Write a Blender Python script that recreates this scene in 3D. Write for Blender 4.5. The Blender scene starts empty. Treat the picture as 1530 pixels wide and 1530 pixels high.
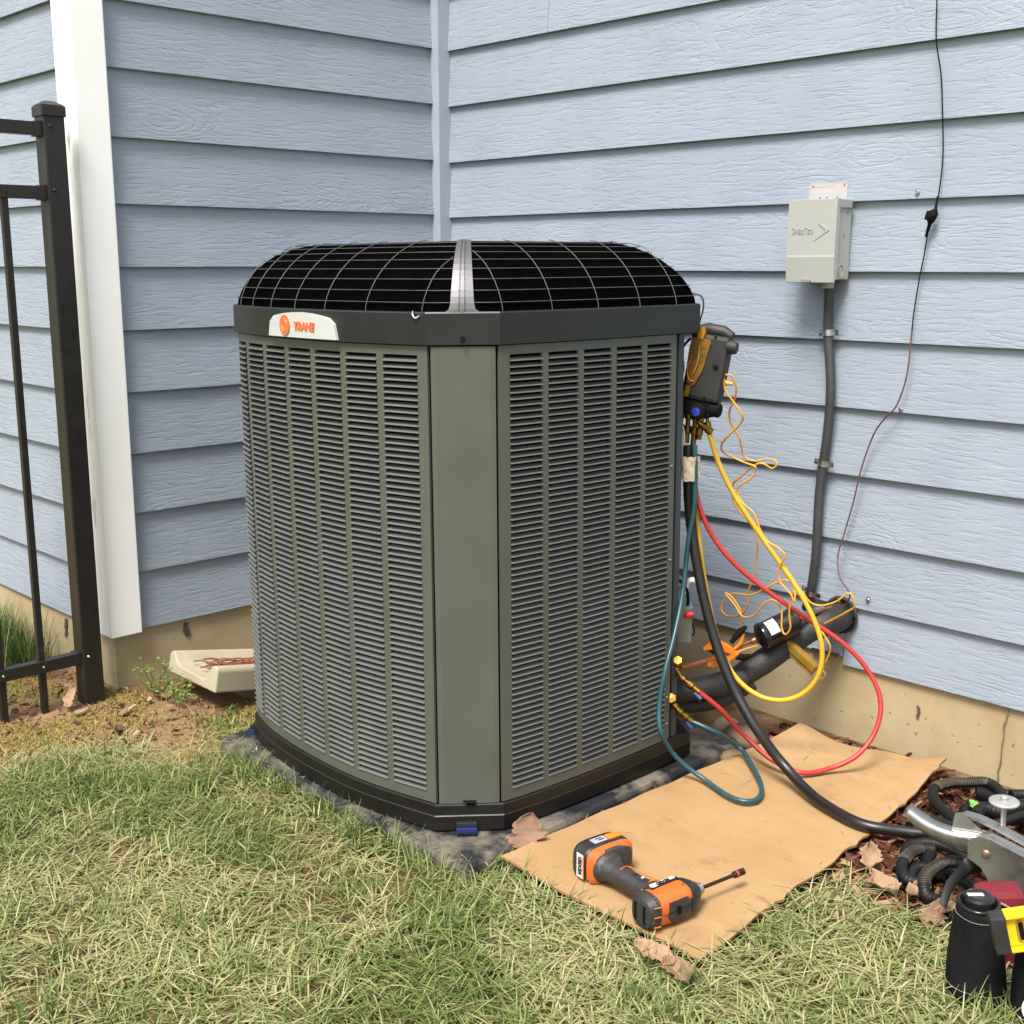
import bpy, bmesh, math, random
import numpy as np
from mathutils import Vector, Matrix, Euler

scene = bpy.context.scene
R = math.radians

# ------------------------------------------------------------------ camera
cam_d = bpy.data.cameras.new("camera")
cam = bpy.data.objects.new("camera", cam_d)
scene.collection.objects.link(cam)
scene.camera = cam
cam_d.sensor_width = 36.0
cam_d.lens = 42.90
cam_d.clip_start = 0.05
cam_d.clip_end = 2000.0
CAM = Vector((3.305, -2.8471, 1.0783))
c_right = Vector((0.6929, 0.7211, -0.0005)).normalized()
c_fwd = Vector((-0.7066, 0.6788, -0.1998)).normalized()
c_right = (c_right - c_fwd * c_right.dot(c_fwd)).normalized()
c_up = c_right.cross(c_fwd)
M = Matrix((c_right, c_up, -c_fwd)).transposed().to_4x4()
M.translation = CAM
cam.matrix_world = M

# ------------------------------------------------------------------ light
SUN_EL, SUN_AZ = R(60), R(-70)       # direction towards the sun: az measured from +X
sun_dir = Vector((math.cos(SUN_EL) * math.cos(SUN_AZ), math.cos(SUN_EL) * math.sin(SUN_AZ), math.sin(SUN_EL)))
world = bpy.data.worlds.new("World")
scene.world = world
world.use_nodes = True
wn, wl = world.node_tree.nodes, world.node_tree.links
bg = wn["Background"]
sky = wn.new("ShaderNodeTexSky")
sky.sky_type = 'NISHITA'
sky.sun_disc = False
sky.sun_elevation = SUN_EL
sky.sun_rotation = math.pi / 2 - SUN_AZ
sky.air_density = 1.0
sky.dust_density = 3.0
sky.ozone_density = 1.0
hs = wn.new("ShaderNodeHueSaturation")
hs.inputs['Saturation'].default_value = 0.30
wl.new(sky.outputs[0], hs.inputs['Color'])
wl.new(hs.outputs[0], bg.inputs['Color'])
bg.inputs['Strength'].default_value = 0.10
sun_d = bpy.data.lights.new("sun", 'SUN')
sun_d.energy = 2.4
sun_d.angle = R(20)
sun_d.color = (1.0, 0.95, 0.87)
sun = bpy.data.objects.new("sun", sun_d)
scene.collection.objects.link(sun)
sun.rotation_euler = sun_dir.to_track_quat('Z', 'Y').to_euler()

scene.render.engine = 'CYCLES'
vs = scene.view_settings
vs.view_transform = 'Standard'
vs.look = 'None'
vs.gamma = 1.0
vs.use_curve_mapping = False
vs.exposure = 1.38

rng = np.random.default_rng(7)
random.seed(7)

# ------------------------------------------------------------------ helpers
class MB:
    """collects shapes and links them as one mesh object"""
    def __init__(s):
        s.v, s.f, s.sm, s.mi = [], [], [], []
    def add(s, vs, fs, smooth=False, m=0):
        n = len(s.v)
        s.v += [tuple(map(float, v)) for v in vs]
        for f in fs:
            s.f.append(tuple(n + i for i in f)); s.sm.append(smooth); s.mi.append(m)
        return s
    def box(s, c, d, rot=None, m=0, bev=0.0):
        x, y, z = d[0] / 2, d[1] / 2, d[2] / 2
        c = Vector(c)
        rot = rot or Matrix.Identity(3)
        if bev <= 0:
            P = [(-x, -y, -z), (x, -y, -z), (x, y, -z), (-x, y, -z), (-x, -y, z), (x, -y, z), (x, y, z), (-x, y, z)]
            F = [(0, 3, 2, 1), (4, 5, 6, 7), (0, 1, 5, 4), (1, 2, 6, 5), (2, 3, 7, 6), (3, 0, 4, 7)]
            return s.add([c + rot @ Vector(p) for p in P], F, False, m)
        bm = bmesh.new()
        bmesh.ops.create_cube(bm, size=1.0)
        for v in bm.verts:
            v.co = Vector((v.co.x * d[0], v.co.y * d[1], v.co.z * d[2]))
        bmesh.ops.bevel(bm, geom=bm.edges[:], offset=bev, segments=2, profile=0.6, affect='EDGES')
        bm.verts.index_update()
        s.add([c + rot @ v.co for v in bm.verts], [[v.index for v in f.verts] for f in bm.faces], False, m)
        bm.free()
        return s
    def prism(s, poly, z0, z1, frame=None, m=0, smooth=False):
        """poly: list of (a,b) CCW; extruded along the frame's third axis. frame = (origin, A, B, C)"""
        o, A, B, C = frame or (Vector((0, 0, 0)), Vector((1, 0, 0)), Vector((0, 1, 0)), Vector((0, 0, 1)))
        n = len(poly)
        V = [o + A * a + B * b + C * z0 for a, b in poly] + [o + A * a + B * b + C * z1 for a, b in poly]
        s.add(V, [tuple(range(n - 1, -1, -1)), tuple(range(n, 2 * n))], False, m)
        s.add(V, [(i, (i + 1) % n, n + (i + 1) % n, n + i) for i in range(n)], smooth, m)
        return s
    def tube(s, pts, r, seg=10, caps=True, m=0, squash=None):
        pts = [Vector(p) for p in pts]
        n = len(pts)
        rr = r if hasattr(r, '__len__') else [r] * n
        T = []
        for i in range(n):
            t = pts[min(i + 1, n - 1)] - pts[max(i - 1, 0)]
            T.append(t.normalized() if t.length > 1e-9 else Vector((0, 0, 1)))
        up = Vector((0, 0, 1)) if abs(T[0].z) < 0.9 else Vector((1, 0, 0))
        N = (up - T[0] * up.dot(T[0])).normalized()
        V = []
        for i in range(n):
            N = (N - T[i] * N.dot(T[i])).normalized()
            Bn = T[i].cross(N)
            for k in range(seg):
                a = 2 * math.pi * k / seg
                V.append(pts[i] + (N * math.cos(a) + Bn * math.sin(a)) * rr[i])
        F = [(i * seg + k, i * seg + (k + 1) % seg, (i + 1) * seg + (k + 1) % seg, (i + 1) * seg + k) for i in range(n - 1) for k in range(seg)]
        s.add(V, F, True, m)
        if caps:
            s.add(V[:seg], [tuple(range(seg - 1, -1, -1))], False, m)
            s.add(V[-seg:], [tuple(range(seg))], False, m)
        return s
    def lathe(s, prof, o, axis, seg=20, m=0, smooth=True):
        """prof: (r, h) along axis from o"""
        ax = Vector(axis).normalized(); o = Vector(o)
        up = Vector((0, 0, 1)) if abs(ax.z) < 0.9 else Vector((1, 0, 0))
        N = (up - ax * up.dot(ax)).normalized(); Bn = ax.cross(N)
        for (r0, h0), (r1, h1) in zip(prof[:-1], prof[1:]):
            V = []
            for r, h in ((r0, h0), (r1, h1)):
                for k in range(seg):
                    a = 2 * math.pi * k / seg
                    V.append(o + ax * h + (N * math.cos(a) + Bn * math.sin(a)) * max(r, 1e-5))
            s.add(V, [(k, (k + 1) % seg, seg + (k + 1) % seg, seg + k) for k in range(seg)], smooth, m)
        return s
    def sphere(s, c, r, m=0, seg=12, sc=(1, 1, 1), rot=None, rough=0.0):
        c = Vector(c); rot = rot or Matrix.Identity(3)
        V = []; F = []
        rows = seg // 2
        for i in range(rows + 1):
            th = math.pi * i / rows
            for k in range(seg):
                a = 2 * math.pi * k / seg
                j = 1 + rough * (random.random() - .5)
                V.append(c + rot @ Vector((r * sc[0] * math.sin(th) * math.cos(a) * j, r * sc[1] * math.sin(th) * math.sin(a) * j, r * sc[2] * math.cos(th) * j)))
        for i in range(rows):
            for k in range(seg):
                F.append((i * seg + k, (i + 1) * seg + k, (i + 1) * seg + (k + 1) % seg, i * seg + (k + 1) % seg))
        return s.add(V, F, True, m)
    def sheet(s, grid, m=0, smooth=True):
        nr, nc = len(grid), len(grid[0])
        V = [p for r in grid for p in r]
        return s.add(V, [(i * nc + j, i * nc + j + 1, (i + 1) * nc + j + 1, (i + 1) * nc + j) for i in range(nr - 1) for j in range(nc - 1)], smooth, m)
    def build(s, name, mats, parent=None, recalc=True, weld=False):
        me = bpy.data.meshes.new(name)
        off = parent_loc(parent)
        v = [(a - off[0], b - off[1], c - off[2]) for a, b, c in s.v]
        me.from_pydata(v, [], s.f)
        me.polygons.foreach_set('use_smooth', s.sm)
        me.polygons.foreach_set('material_index', s.mi)
        for mm in (mats if isinstance(mats, (list, tuple)) else [mats]):
            me.materials.append(mm)
        if recalc or weld:
            bm = bmesh.new(); bm.from_mesh(me)
            if weld: bmesh.ops.remove_doubles(bm, verts=bm.verts[:], dist=1e-5)
            if recalc: bmesh.ops.recalc_face_normals(bm, faces=bm.faces[:])
            bm.to_mesh(me); bm.free()
        me.update()
        o = bpy.data.objects.new(name, me)
        scene.collection.objects.link(o)
        if parent is not None: o.parent = parent
        return o

def parent_loc(p):
    l = Vector((0, 0, 0))
    while p is not None:
        l += p.location; p = p.parent
    return l

def tag(o, label=None, cat=None, group=None, kind=None):
    if label: o['label'] = label
    if cat: o['category'] = cat
    if group: o['group'] = group
    if kind: o['kind'] = kind
    return o

def thing(name, loc, label, cat, group=None):
    o = bpy.data.objects.new(name, None)
    o.empty_display_size = 0.05
    scene.collection.objects.link(o)
    o.location = loc
    return tag(o, label, cat, group)

def spline(pts, n=8):
    P = [Vector(p) for p in pts]
    out = []
    for i in range(len(P) - 1):
        p0, p1, p2, p3 = P[max(i - 1, 0)], P[i], P[i + 1], P[min(i + 2, len(P) - 1)]
        for k in range(n):
            t = k / n
            out.append(0.5 * ((2 * p1) + (p2 - p0) * t + (2 * p0 - 5 * p1 + 4 * p2 - p3) * t * t + (3 * p1 - p0 - 3 * p2 + p3) * t ** 3))
    out.append(P[-1])
    return out

def resample(pts, step):
    P = [Vector(p) for p in pts]
    L = [0]
    for a, b in zip(P[:-1], P[1:]): L.append(L[-1] + (b - a).length)
    n = max(2, int(L[-1] / step) + 1)
    out = []; j = 0
    for i in range(n):
        d = L[-1] * i / (n - 1)
        while j < len(L) - 2 and L[j + 1] < d: j += 1
        t = (d - L[j]) / max(L[j + 1] - L[j], 1e-9)
        out.append(P[j].lerp(P[j + 1], min(max(t, 0), 1)))
    return out

def text_mesh(body, size, frame, depth=0.0006, bold=0.0, shear=0.0, squeeze=1.0, ax='CENTER'):
    """text as an MB on a frame (origin, right, up, out)"""
    cu = bpy.data.curves.new('text', 'FONT')
    cu.body = body; cu.size = size; cu.extrude = depth; cu.offset = bold; cu.shear = shear
    cu.align_x = ax; cu.align_y = 'CENTER'; cu.resolution_u = 3
    ob = bpy.data.objects.new('text', cu)
    scene.collection.objects.link(ob)
    dg = bpy.context.evaluated_depsgraph_get()
    me = bpy.data.meshes.new_from_object(ob.evaluated_get(dg))
    o, A, B, C = frame
    mb = MB()
    mb.add([o + A * (v.co.x * squeeze) + B * v.co.y + C * v.co.z for v in me.vertices], [tuple(p.vertices) for p in me.polygons])
    bpy.data.objects.remove(ob); bpy.data.curves.remove(cu); bpy.data.meshes.remove(me)
    return mb

def smooth01(e0, e1, x):
    t = np.clip((x - e0) / (e1 - e0), 0, 1)
    return t * t * (3 - 2 * t)

_perm = np.random.default_rng(3).random((256, 256))
def vnoise(x, y):
    x = np.asarray(x, float); y = np.asarray(y, float)
    xi = np.floor(x).astype(int); yi = np.floor(y).astype(int)
    fx = x - xi; fy = y - yi
    fx = fx * fx * (3 - 2 * fx); fy = fy * fy * (3 - 2 * fy)
    g = lambda a, b: _perm[a & 255, b & 255]
    return (g(xi, yi) * (1 - fx) + g(xi + 1, yi) * fx) * (1 - fy) + (g(xi, yi + 1) * (1 - fx) + g(xi + 1, yi + 1) * fx) * fy
def fbm(x, y, o=4):
    s = 0; a = 0.5; t = 0
    for i in range(o):
        s = s + a * vnoise(x * 2 ** i + 17 * i, y * 2 ** i + 31 * i); t += a; a *= .5
    return s / t

# ------------------------------------------------------------------ materials
class NT:
    def __init__(s, name):
        s.m = bpy.data.materials.new(name); s.m.use_nodes = True
        s.n = s.m.node_tree.nodes; s.l = s.m.node_tree.links
        s.b = s.n['Principled BSDF']
    def new(s, t, **k):
        nd = s.n.new(t)
        for a, v in k.items(): setattr(nd, a, v)
        return nd
    def link(s, a, b): s.l.new(a, b)
    def coord(s, scale=(1, 1, 1), rnd=False, out='Object'):
        tc = s.new('ShaderNodeTexCoord'); mp = s.new('ShaderNodeMapping')
        mp.inputs['Scale'].default_value = scale
        src = tc.outputs[out]
        if rnd:
            oi = s.new('ShaderNodeObjectInfo'); mu = s.new('ShaderNodeMath', operation='MULTIPLY'); mu.inputs[1].default_value = 37.0
            s.link(oi.outputs['Random'], mu.inputs[0])
            ad = s.new('ShaderNodeVectorMath', operation='ADD')
            s.link(src, ad.inputs[0]); s.link(mu.outputs[0], ad.inputs[1]); src = ad.outputs[0]
        s.link(src, mp.inputs['Vector'])
        return mp.outputs[0]
    def noise(s, vec, scale, detail=4, rough=0.55, dist=0.0):
        t = s.new('ShaderNodeTexNoise')
        t.inputs['Scale'].default_value = scale; t.inputs['Detail'].default_value = detail
        t.inputs['Roughness'].default_value = rough; t.inputs['Distortion'].default_value = dist
        if vec is not None: s.link(vec, t.inputs['Vector'])
        return t.outputs['Fac']
    def ramp(s, fac, stops):
        r = s.new('ShaderNodeValToRGB')
        while len(r.color_ramp.elements) < len(stops): r.color_ramp.elements.new(0.5)
        for e, (p, c) in zip(r.color_ramp.elements, stops):
            e.position = p
            e.color = (c, c, c, 1) if not hasattr(c, '__len__') else (*c, 1)
        s.link(fac, r.inputs['Fac'])
        return r.outputs['Color']
    def mix(s, fac, a, b, mode='MIX'):
        mx = s.new('ShaderNodeMix', data_type='RGBA', blend_type=mode)
        for sock, v in ((mx.inputs[0], fac), (mx.inputs[6], a), (mx.inputs[7], b)):
            if hasattr(v, 'is_output'): s.link(v, sock)
            elif hasattr(v, '__len__'): sock.default_value = (*v, 1)
            else: sock.default_value = v
        return mx.outputs[2]
    def bump(s, h, strength=0.3, dist=0.002, prev=None):
        b = s.new('ShaderNodeBump'); b.inputs['Strength'].default_value = strength; b.inputs['Distance'].default_value = dist
        s.link(h, b.inputs['Height'])
        if prev is not None: s.link(prev, b.inputs['Normal'])
        return b.outputs[0]
    def done(s, color=None, rough=None, metal=None, normal=None, spec=None):
        for k, v in (('Base Color', color), ('Roughness', rough), ('Metallic', metal), ('Normal', normal), ('Specular IOR Level', spec)):
            if v is None: continue
            if hasattr(v, 'is_output'): s.link(v, s.b.inputs[k])
            elif hasattr(v, '__len__'): s.b.inputs[k].default_value = (*v, 1)
            else: s.b.inputs[k].default_value = v
        return s.m

def mat(name, col, rough=0.5, metal=0.0, var=0.15, scale=30, bump=0.0, bscale=200, spec=None, dirt=None):
    t = NT(name)
    v = t.coord()
    f = t.noise(v, scale, 5)
    lo = tuple(c * (1 - var) for c in col); hi = tuple(min(1, c * (1 + var)) for c in col)
    c = t.ramp(f, [(0.3, lo), (0.7, hi)])
    if dirt:
        f2 = t.noise(v, dirt[1], 6, 0.65)
        c = t.mix(t.ramp(f2, [(dirt[2], 0.0), (dirt[2] + .15, dirt[3])]), c, dirt[0])
    r = t.ramp(f, [(0.3, max(0, rough - .06)), (0.7, min(1, rough + .06))])
    n = t.bump(t.noise(v, bscale, 3), bump, 0.001) if bump else None
    return t.done(c, r, metal, n, spec)
YELLOW_HOSE = [(1.5059, -0.45, 0.6699), (1.517, -0.42, 0.59), (1.5491, -0.39, 0.5064), (1.6053, -0.35, 0.4073), (1.668, -0.32, 0.3159), (1.7172, -0.3, 0.236), (1.7476, -0.29, 0.1579), (1.7481, -0.29, 0.0833), (1.7193, -0.3, 0.024), (1.6694, -0.32, -0.0107), (1.6145, -0.34, -0.0112), (1.5591, -0.36, 0.0226), (1.525, -0.38, 0.082), (1.505, -0.4, 0.1623), (1.4885, -0.42, 0.2688), (1.4808, -0.44, 0.3753), (1.471, -0.445, 0.4603), (1.4578, -0.44, 0.543), (1.4525, -0.44, 0.6301)]
RED_HOSE = [(1.4504, -0.44, 0.6299), (1.4551, -0.44, 0.5596), (1.4837, -0.455, 0.4942), (1.5049, -0.43, 0.4172), (1.5503, -0.39, 0.341), (1.6223, -0.33, 0.2658), (1.7036, -0.26, 0.1938), (1.7717, -0.21, 0.137), (1.8238, -0.18, 0.0705), (1.858, -0.18, 0.0019), (1.8631, -0.21, -0.068), (1.8457, -0.26, -0.1208), (1.8036, -0.3109, -0.154), (1.7631, -0.3822, -0.154), (1.6867, -0.4007, -0.135), (1.6105, -0.41, -0.0907), (1.5863, -0.48, -0.0075), (1.5531, -0.52, 0.0359)]
TEAL_HOSE = [(1.489, -0.485, 0.6436), (1.4932, -0.485, 0.5863), (1.4927, -0.485, 0.4861), (1.4867, -0.495, 0.4108), (1.4868, -0.505, 0.3359), (1.5, -0.5342, 0.2584), (1.522, -0.5897, 0.1808), (1.535, -0.6363, 0.1097), (1.54, -0.6597, 0.032), (1.56, -0.6743, -0.0265), (1.575, -0.634, -0.097), (1.6339, -0.603, -0.145), (1.7345, -0.616, -0.156), (1.7724, -0.5946, -0.157), (1.7609, -0.5405, -0.156), (1.7005, -0.4769, -0.145), (1.606, -0.4156, -0.13), (1.5932, -0.5, -0.0601), (1.5408, -0.53, -0.042)]
BLACK_HOSE = [(1.4686, -0.485, 0.6414), (1.4718, -0.485, 0.5503), (1.476, -0.475, 0.4484), (1.4983, -0.475, 0.3498), (1.5269, -0.475, 0.2522), (1.568, -0.475, 0.1489), (1.6248, -0.475, 0.0503), (1.6938, -0.475, -0.0312), (1.7722, -0.4565, -0.12), (1.8994, -0.5, -0.15), (2.0182, -0.5248, -0.152), (2.0946, -0.4788, -0.16), (2.1611, -0.4238, -0.16), (2.2137, -0.3409, -0.16)]
CORD_A = [(1.5385, -0.44, 0.8148), (1.5529, -0.43, 0.8119), (1.5585, -0.42, 0.7859), (1.5486, -0.41, 0.7569), (1.5269, -0.4, 0.7216), (1.527, -0.39, 0.6894), (1.5431, -0.38, 0.6602), (1.5451, -0.37, 0.6328), (1.547, -0.36, 0.6085), (1.5723, -0.35, 0.5986), (1.6073, -0.35, 0.6076), (1.6306, -0.35, 0.6069), (1.6368, -0.35, 0.5978), (1.622, -0.35, 0.5861), (1.605, -0.36, 0.5968), (1.5797, -0.36, 0.5905), (1.5205, -0.35, 0.545), (1.5044, -0.3415, 0.5331), (1.4962, -0.3331, 0.4988), (1.5092, -0.3246, 0.4641), (1.5467, -0.3162, 0.4272), (1.5599, -0.3077, 0.3867), (1.5544, -0.2992, 0.3487), (1.5435, -0.2908, 0.2913), (1.5207, -0.2823, 0.2429), (1.513, -0.2738, 0.2029), (1.4903, -0.2654, 0.1717), (1.4446, -0.2569, 0.1541), (1.4133, -0.2485, 0.1635), (1.4154, -0.24, 0.1953), (1.4384, -0.2315, 0.2109), (1.4907, -0.2231, 0.2165), (1.5406, -0.2146, 0.2494), (1.5759, -0.2062, 0.27), (1.6018, -0.1977, 0.2642), (1.6213, -0.1892, 0.245), (1.6446, -0.1808, 0.2176), (1.6732, -0.1723, 0.2145), (1.707, -0.1638, 0.23), (1.7395, -0.1554, 0.2571), (1.7507, -0.1469, 0.2248), (1.723, -0.1385, 0.1999), (1.6569, -0.13, 0.1534)]
CORD_B = [(1.5406, -0.445, 0.8056), (1.54, -0.44, 0.7795), (1.5554, -0.43, 0.7541), (1.5791, -0.42, 0.7197), (1.567, -0.41, 0.6966), (1.5139, -0.4, 0.6492), (1.4993, -0.39, 0.6266), (1.5068, -0.38, 0.6129), (1.5507, -0.37, 0.5966), (1.5833, -0.365, 0.5882), (1.5804, -0.36, 0.5756), (1.5716, -0.36, 0.5584), (1.5264, -0.3569, 0.5234), (1.5429, -0.3538, 0.4905), (1.5774, -0.3507, 0.4661), (1.5926, -0.3476, 0.4303), (1.6154, -0.3445, 0.4017), (1.6459, -0.3414, 0.3889), (1.6626, -0.3383, 0.3711), (1.6458, -0.3352, 0.3358), (1.6473, -0.3321, 0.3035), (1.6778, -0.329, 0.2767), (1.6887, -0.3259, 0.2562), (1.6851, -0.3228, 0.2857), (1.6739, -0.3197, 0.2596), (1.6692, -0.3166, 0.2198), (1.6724, -0.3134, 0.1844), (1.6567, -0.3103, 0.1625), (1.6431, -0.3072, 0.1767), (1.6374, -0.3041, 0.2225), (1.614, -0.301, 0.2409), (1.585, -0.2979, 0.2285), (1.5499, -0.2948, 0.1872), (1.5126, -0.2917, 0.1756), (1.4841, -0.2886, 0.1999), (1.4493, -0.2855, 0.2252), (1.4693, -0.2824, 0.2174), (1.4961, -0.2793, 0.1851), (1.4971, -0.2762, 0.1443), (1.4732, -0.2731, 0.1071), (1.4557, -0.27, 0.0823)]
CORD_C = [(1.6799, -0.2, 0.1682), (1.7012, -0.2, 0.1456), (1.7202, -0.2, 0.1166), (1.7085, -0.2, 0.0774)]
SUCTION = [(1.4472, -0.5, 0.0015), (1.4759, -0.46, 0.0079), (1.5006, -0.38, 0.0053), (1.5308, -0.3, 0.0209)]
SUCTION_B = [(1.5265, -0.3, 0.0217), (1.5598, -0.23, 0.0612), (1.5971, -0.15, 0.111), (1.6214, -0.11, 0.1337)]
SUCTION_C = [(1.6146, -0.115, 0.1296), (1.6365, -0.07, 0.1434), (1.6324, 0.03, 0.1464)]
LOWER_FOAM = [(1.4342, -0.46, -0.0485), (1.4748, -0.4, -0.0477), (1.5081, -0.33, -0.0347), (1.545, -0.28, -0.0006)]
COPPER = [(1.4958, -0.53, 0.1009), (1.4953, -0.51, 0.0855), (1.505, -0.46, 0.0868), (1.5183, -0.38, 0.0929), (1.5336, -0.33, 0.1087), (1.554, -0.28, 0.1204)]
COPPER_B = [(1.6021, -0.19, 0.1627), (1.6187, -0.16, 0.1728), (1.6284, -0.06, 0.1768), (1.6165, 0.02, 0.1697)]
DRIER = [(1.5579, -0.28, 0.1249), (1.6062, -0.19, 0.1636)]
CLAMP = [(1.5182, -0.38, 0.0947)]
YCLAMP = [(1.5957, -0.2, 0.0996), (1.6997, -0.2, 0.0408)]
REDVALVE = [(1.4781, -0.54, 0.1077), (1.5073, -0.535, 0.0664), (1.5531, -0.52, 0.0359)]
TEALVALVE = [(1.4896, -0.55, 0.0022), (1.5118, -0.545, -0.0178), (1.5408, -0.53, -0.042)]
TWIRE = [(1.7938, -0.006, 1.6852), (1.8019, -0.012, 1.594), (1.8152, -0.004, 1.5182), (1.8284, -0.012, 1.4405), (1.835, -0.006, 1.3334), (1.8364, -0.014, 1.2556), (1.8287, -0.012, 1.206), (1.8136, -0.01, 1.1624), (1.807, -0.012, 1.0988), (1.7938, -0.005, 1.0344), (1.788, -0.01, 0.9529), (1.7893, -0.016, 0.9039), (1.7858, -0.02, 0.8045), (1.7637, -0.02, 0.7273), (1.7327, -0.02, 0.6906), (1.7035, -0.02, 0.6447), (1.6747, -0.02, 0.5541), (1.6569, -0.02, 0.4629), (1.6374, -0.022, 0.379), (1.626, -0.03, 0.3146), (1.6452, -0.05, 0.2665), (1.677, -0.06, 0.2379), (1.6859, -0.06, 0.2215), (1.6548, -0.03, 0.1725), (1.625, 0.01, 0.13)]
TAPE = [(1.8298, -0.014, 1.2059), (1.8233, -0.016, 1.1904), (1.8158, -0.012, 1.1702)]
CONDUIT = [(1.5579, -0.03, 1.0238), (1.5564, -0.025, 0.9638), (1.555, -0.02, 0.8997), (1.5666, -0.022, 0.8256), (1.5756, -0.025, 0.7387), (1.5699, -0.022, 0.6316), (1.5609, -0.02, 0.5549), (1.5549, -0.022, 0.4671), (1.5568, -0.025, 0.3574), (1.553, -0.022, 0.2818), (1.5388, -0.015, 0.1931), (1.5044, 0.02, 0.1352)]
STRAPS = [(1.5537, -0.018, 0.9013), (1.5597, -0.018, 0.5545), (1.5401, -0.014, 0.1951)]
SCREWS = [(1.7728, -0.004, 1.2477), (1.7649, -0.004, 0.7142), (1.7054, -0.004, 0.2018)]
MANIF = [(1.477, -0.45, 0.8924), (1.482, -0.45, 0.7629), (1.4203, -0.45, 0.7582), (1.5654, -0.45, 0.9042), (1.4831, -0.45, 0.7335), (1.4523, -0.45, 0.6779), (1.4892, -0.45, 0.6814)]
HOOK = [(1.4712, -0.5, 1.0096), (1.4919, -0.48, 1.0002), (1.4912, -0.47, 0.9732), (1.4731, -0.46, 0.9327), (1.4842, -0.455, 0.9089)]
CARD = [(1.5579, -1.2027, -0.16), (2.0556, -1.1618, -0.19), (2.0199, -0.6826, -0.19), (1.9814, -0.0645, -0.16), (1.7913, -0.0797, -0.175), (1.5889, -0.1241, -0.165), (1.6029, -0.6147, -0.16)]
COIL_A = [(2.2043, -0.4043, -0.14), (2.1711, -0.3864, -0.141), (2.1165, -0.344, -0.142), (2.0709, -0.3012, -0.143), (2.0483, -0.2447, -0.144), (2.0602, -0.1897, -0.145), (2.0871, -0.1549, -0.146), (2.1141, -0.1199, -0.147), (2.149, -0.1344, -0.148), (2.1806, -0.1753, -0.149), (2.1972, -0.2158, -0.15)]
COIL_B = [(2.098, -0.4605, -0.15), (2.0962, -0.4259, -0.1475), (2.112, -0.4043, -0.145), (2.1406, -0.4074, -0.1425), (2.1769, -0.4144, -0.14)]
COIL_C = [(2.1948, -0.527, -0.15), (2.1757, -0.5363, -0.1517), (2.1626, -0.5681, -0.1533), (2.1721, -0.626, -0.155), (2.1988, -0.6689, -0.1567), (2.2254, -0.6732, -0.1583), (2.2448, -0.659, -0.16)]
COIL_D = [(2.2998, -0.612, -0.11), (2.2637, -0.6167, -0.12), (2.2489, -0.6418, -0.13), (2.2456, -0.6704, -0.14), (2.256, -0.6942, -0.15), (2.27, -0.7034, -0.16), (2.2882, -0.6832, -0.17)]
COIL_E = [(2.185, -0.526, -0.16), (2.1941, -0.5659, -0.1625), (2.21, -0.5919, -0.165), (2.2263, -0.6005, -0.1675), (2.2471, -0.588, -0.17)]
COIL_F = [(2.1685, -0.294, -0.16), (2.1687, -0.2424, -0.1575), (2.2009, -0.2364, -0.155), (2.2187, -0.1992, -0.1525), (2.2409, -0.1435, -0.15)]
COIL_G = [(2.1104, -0.1403, -0.17), (2.1362, -0.1495, -0.1675), (2.1773, -0.1699, -0.165), (2.2057, -0.1685, -0.1625), (2.2453, -0.175, -0.16)]
COIL_H = [(2.1748, -0.119, -0.16), (2.1911, -0.0986, -0.16), (2.2209, -0.0711, -0.16)]
COIL_I = [(2.1588, -0.385, -0.15), (2.2017, -0.3896, -0.148), (2.2137, -0.3522, -0.146), (2.2387, -0.3073, -0.144), (2.2548, -0.2459, -0.142), (2.2731, -0.22, -0.14)]
TOOL = [(2.1817, -0.6518, -0.06), (2.2321, -0.6559, -0.06), (2.2853, -0.65, -0.06), (2.3279, -0.6326, -0.06), (2.3547, -0.6363, -0.06), (2.4208, -0.6244, -0.06), (2.279, -0.4017, -0.06), (2.3664, -0.5926, -0.06), (2.4072, -0.7369, -0.06), (2.462, -0.7178, -0.06)]
LEVER = [(2.3519, -0.6734, -0.07), (2.3329, -0.683, -0.0867), (2.3278, -0.7135, -0.1033), (2.334, -0.7553, -0.12)]
POUCH = [(2.4702, -0.9132, -0.2), (2.4374, -0.9473, -0.2), (2.4701, -0.9487, 0.02)]
LEVEL = [(2.4974, -0.9792, 0.02), (2.512, -0.9545, 0.02), (2.527, -0.8857, 0.02), (2.566, -1.0815, 0.02), (2.5826, -1.0643, 0.02), (2.593, -1.0302, 0.02)]
DRILL = [(1.7437, -1.0867, -0.14), (1.7392, -1.1532, -0.14), (1.9303, -1.1285, -0.14), (1.9642, -1.0562, -0.14), (2.0047, -0.9568, -0.14), (1.948, -1.1998, -0.14)]
LEAVES = [(1.5476, -1.1086, -0.15), (2.0409, -1.262, -0.17), (2.0863, -1.261, -0.17), (2.1798, -0.7148, -0.17), (2.2406, -0.6906, -0.17), (2.0943, -0.6605, -0.17), (0.0373, -1.4431, -0.16), (2.3124, -0.746, -0.17)]
ROCKS = [(1.4261, -0.2256, -0.17), (1.5011, -0.2525, -0.17), (1.564, -0.384, -0.17), (2.1589, -0.6902, -0.18)]
PADC = [(0.5574, -1.2992, -0.157), (1.4939, -1.2904, -0.157), (1.5112, -0.6046, -0.157)]
CLIPF = [(1.4386, -1.1935, -0.155), (0.5946, -1.1928, -0.155)]
RIGHTBITS = [(1.4593, -0.5, 0.3472), (1.4754, -0.52, 0.2816), (1.4804, -0.47, 0.2766), (1.4856, -0.49, 0.2155), (1.4767, -0.52, 0.2422), (1.4607, -0.48, 0.1518), (1.4642, -0.5, 0.631)]
MISC = [(2.5996, -1.0371, -0.1), (2.4121, -0.7908, -0.05), (1.585, -0.01, 0.0301)]
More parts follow.
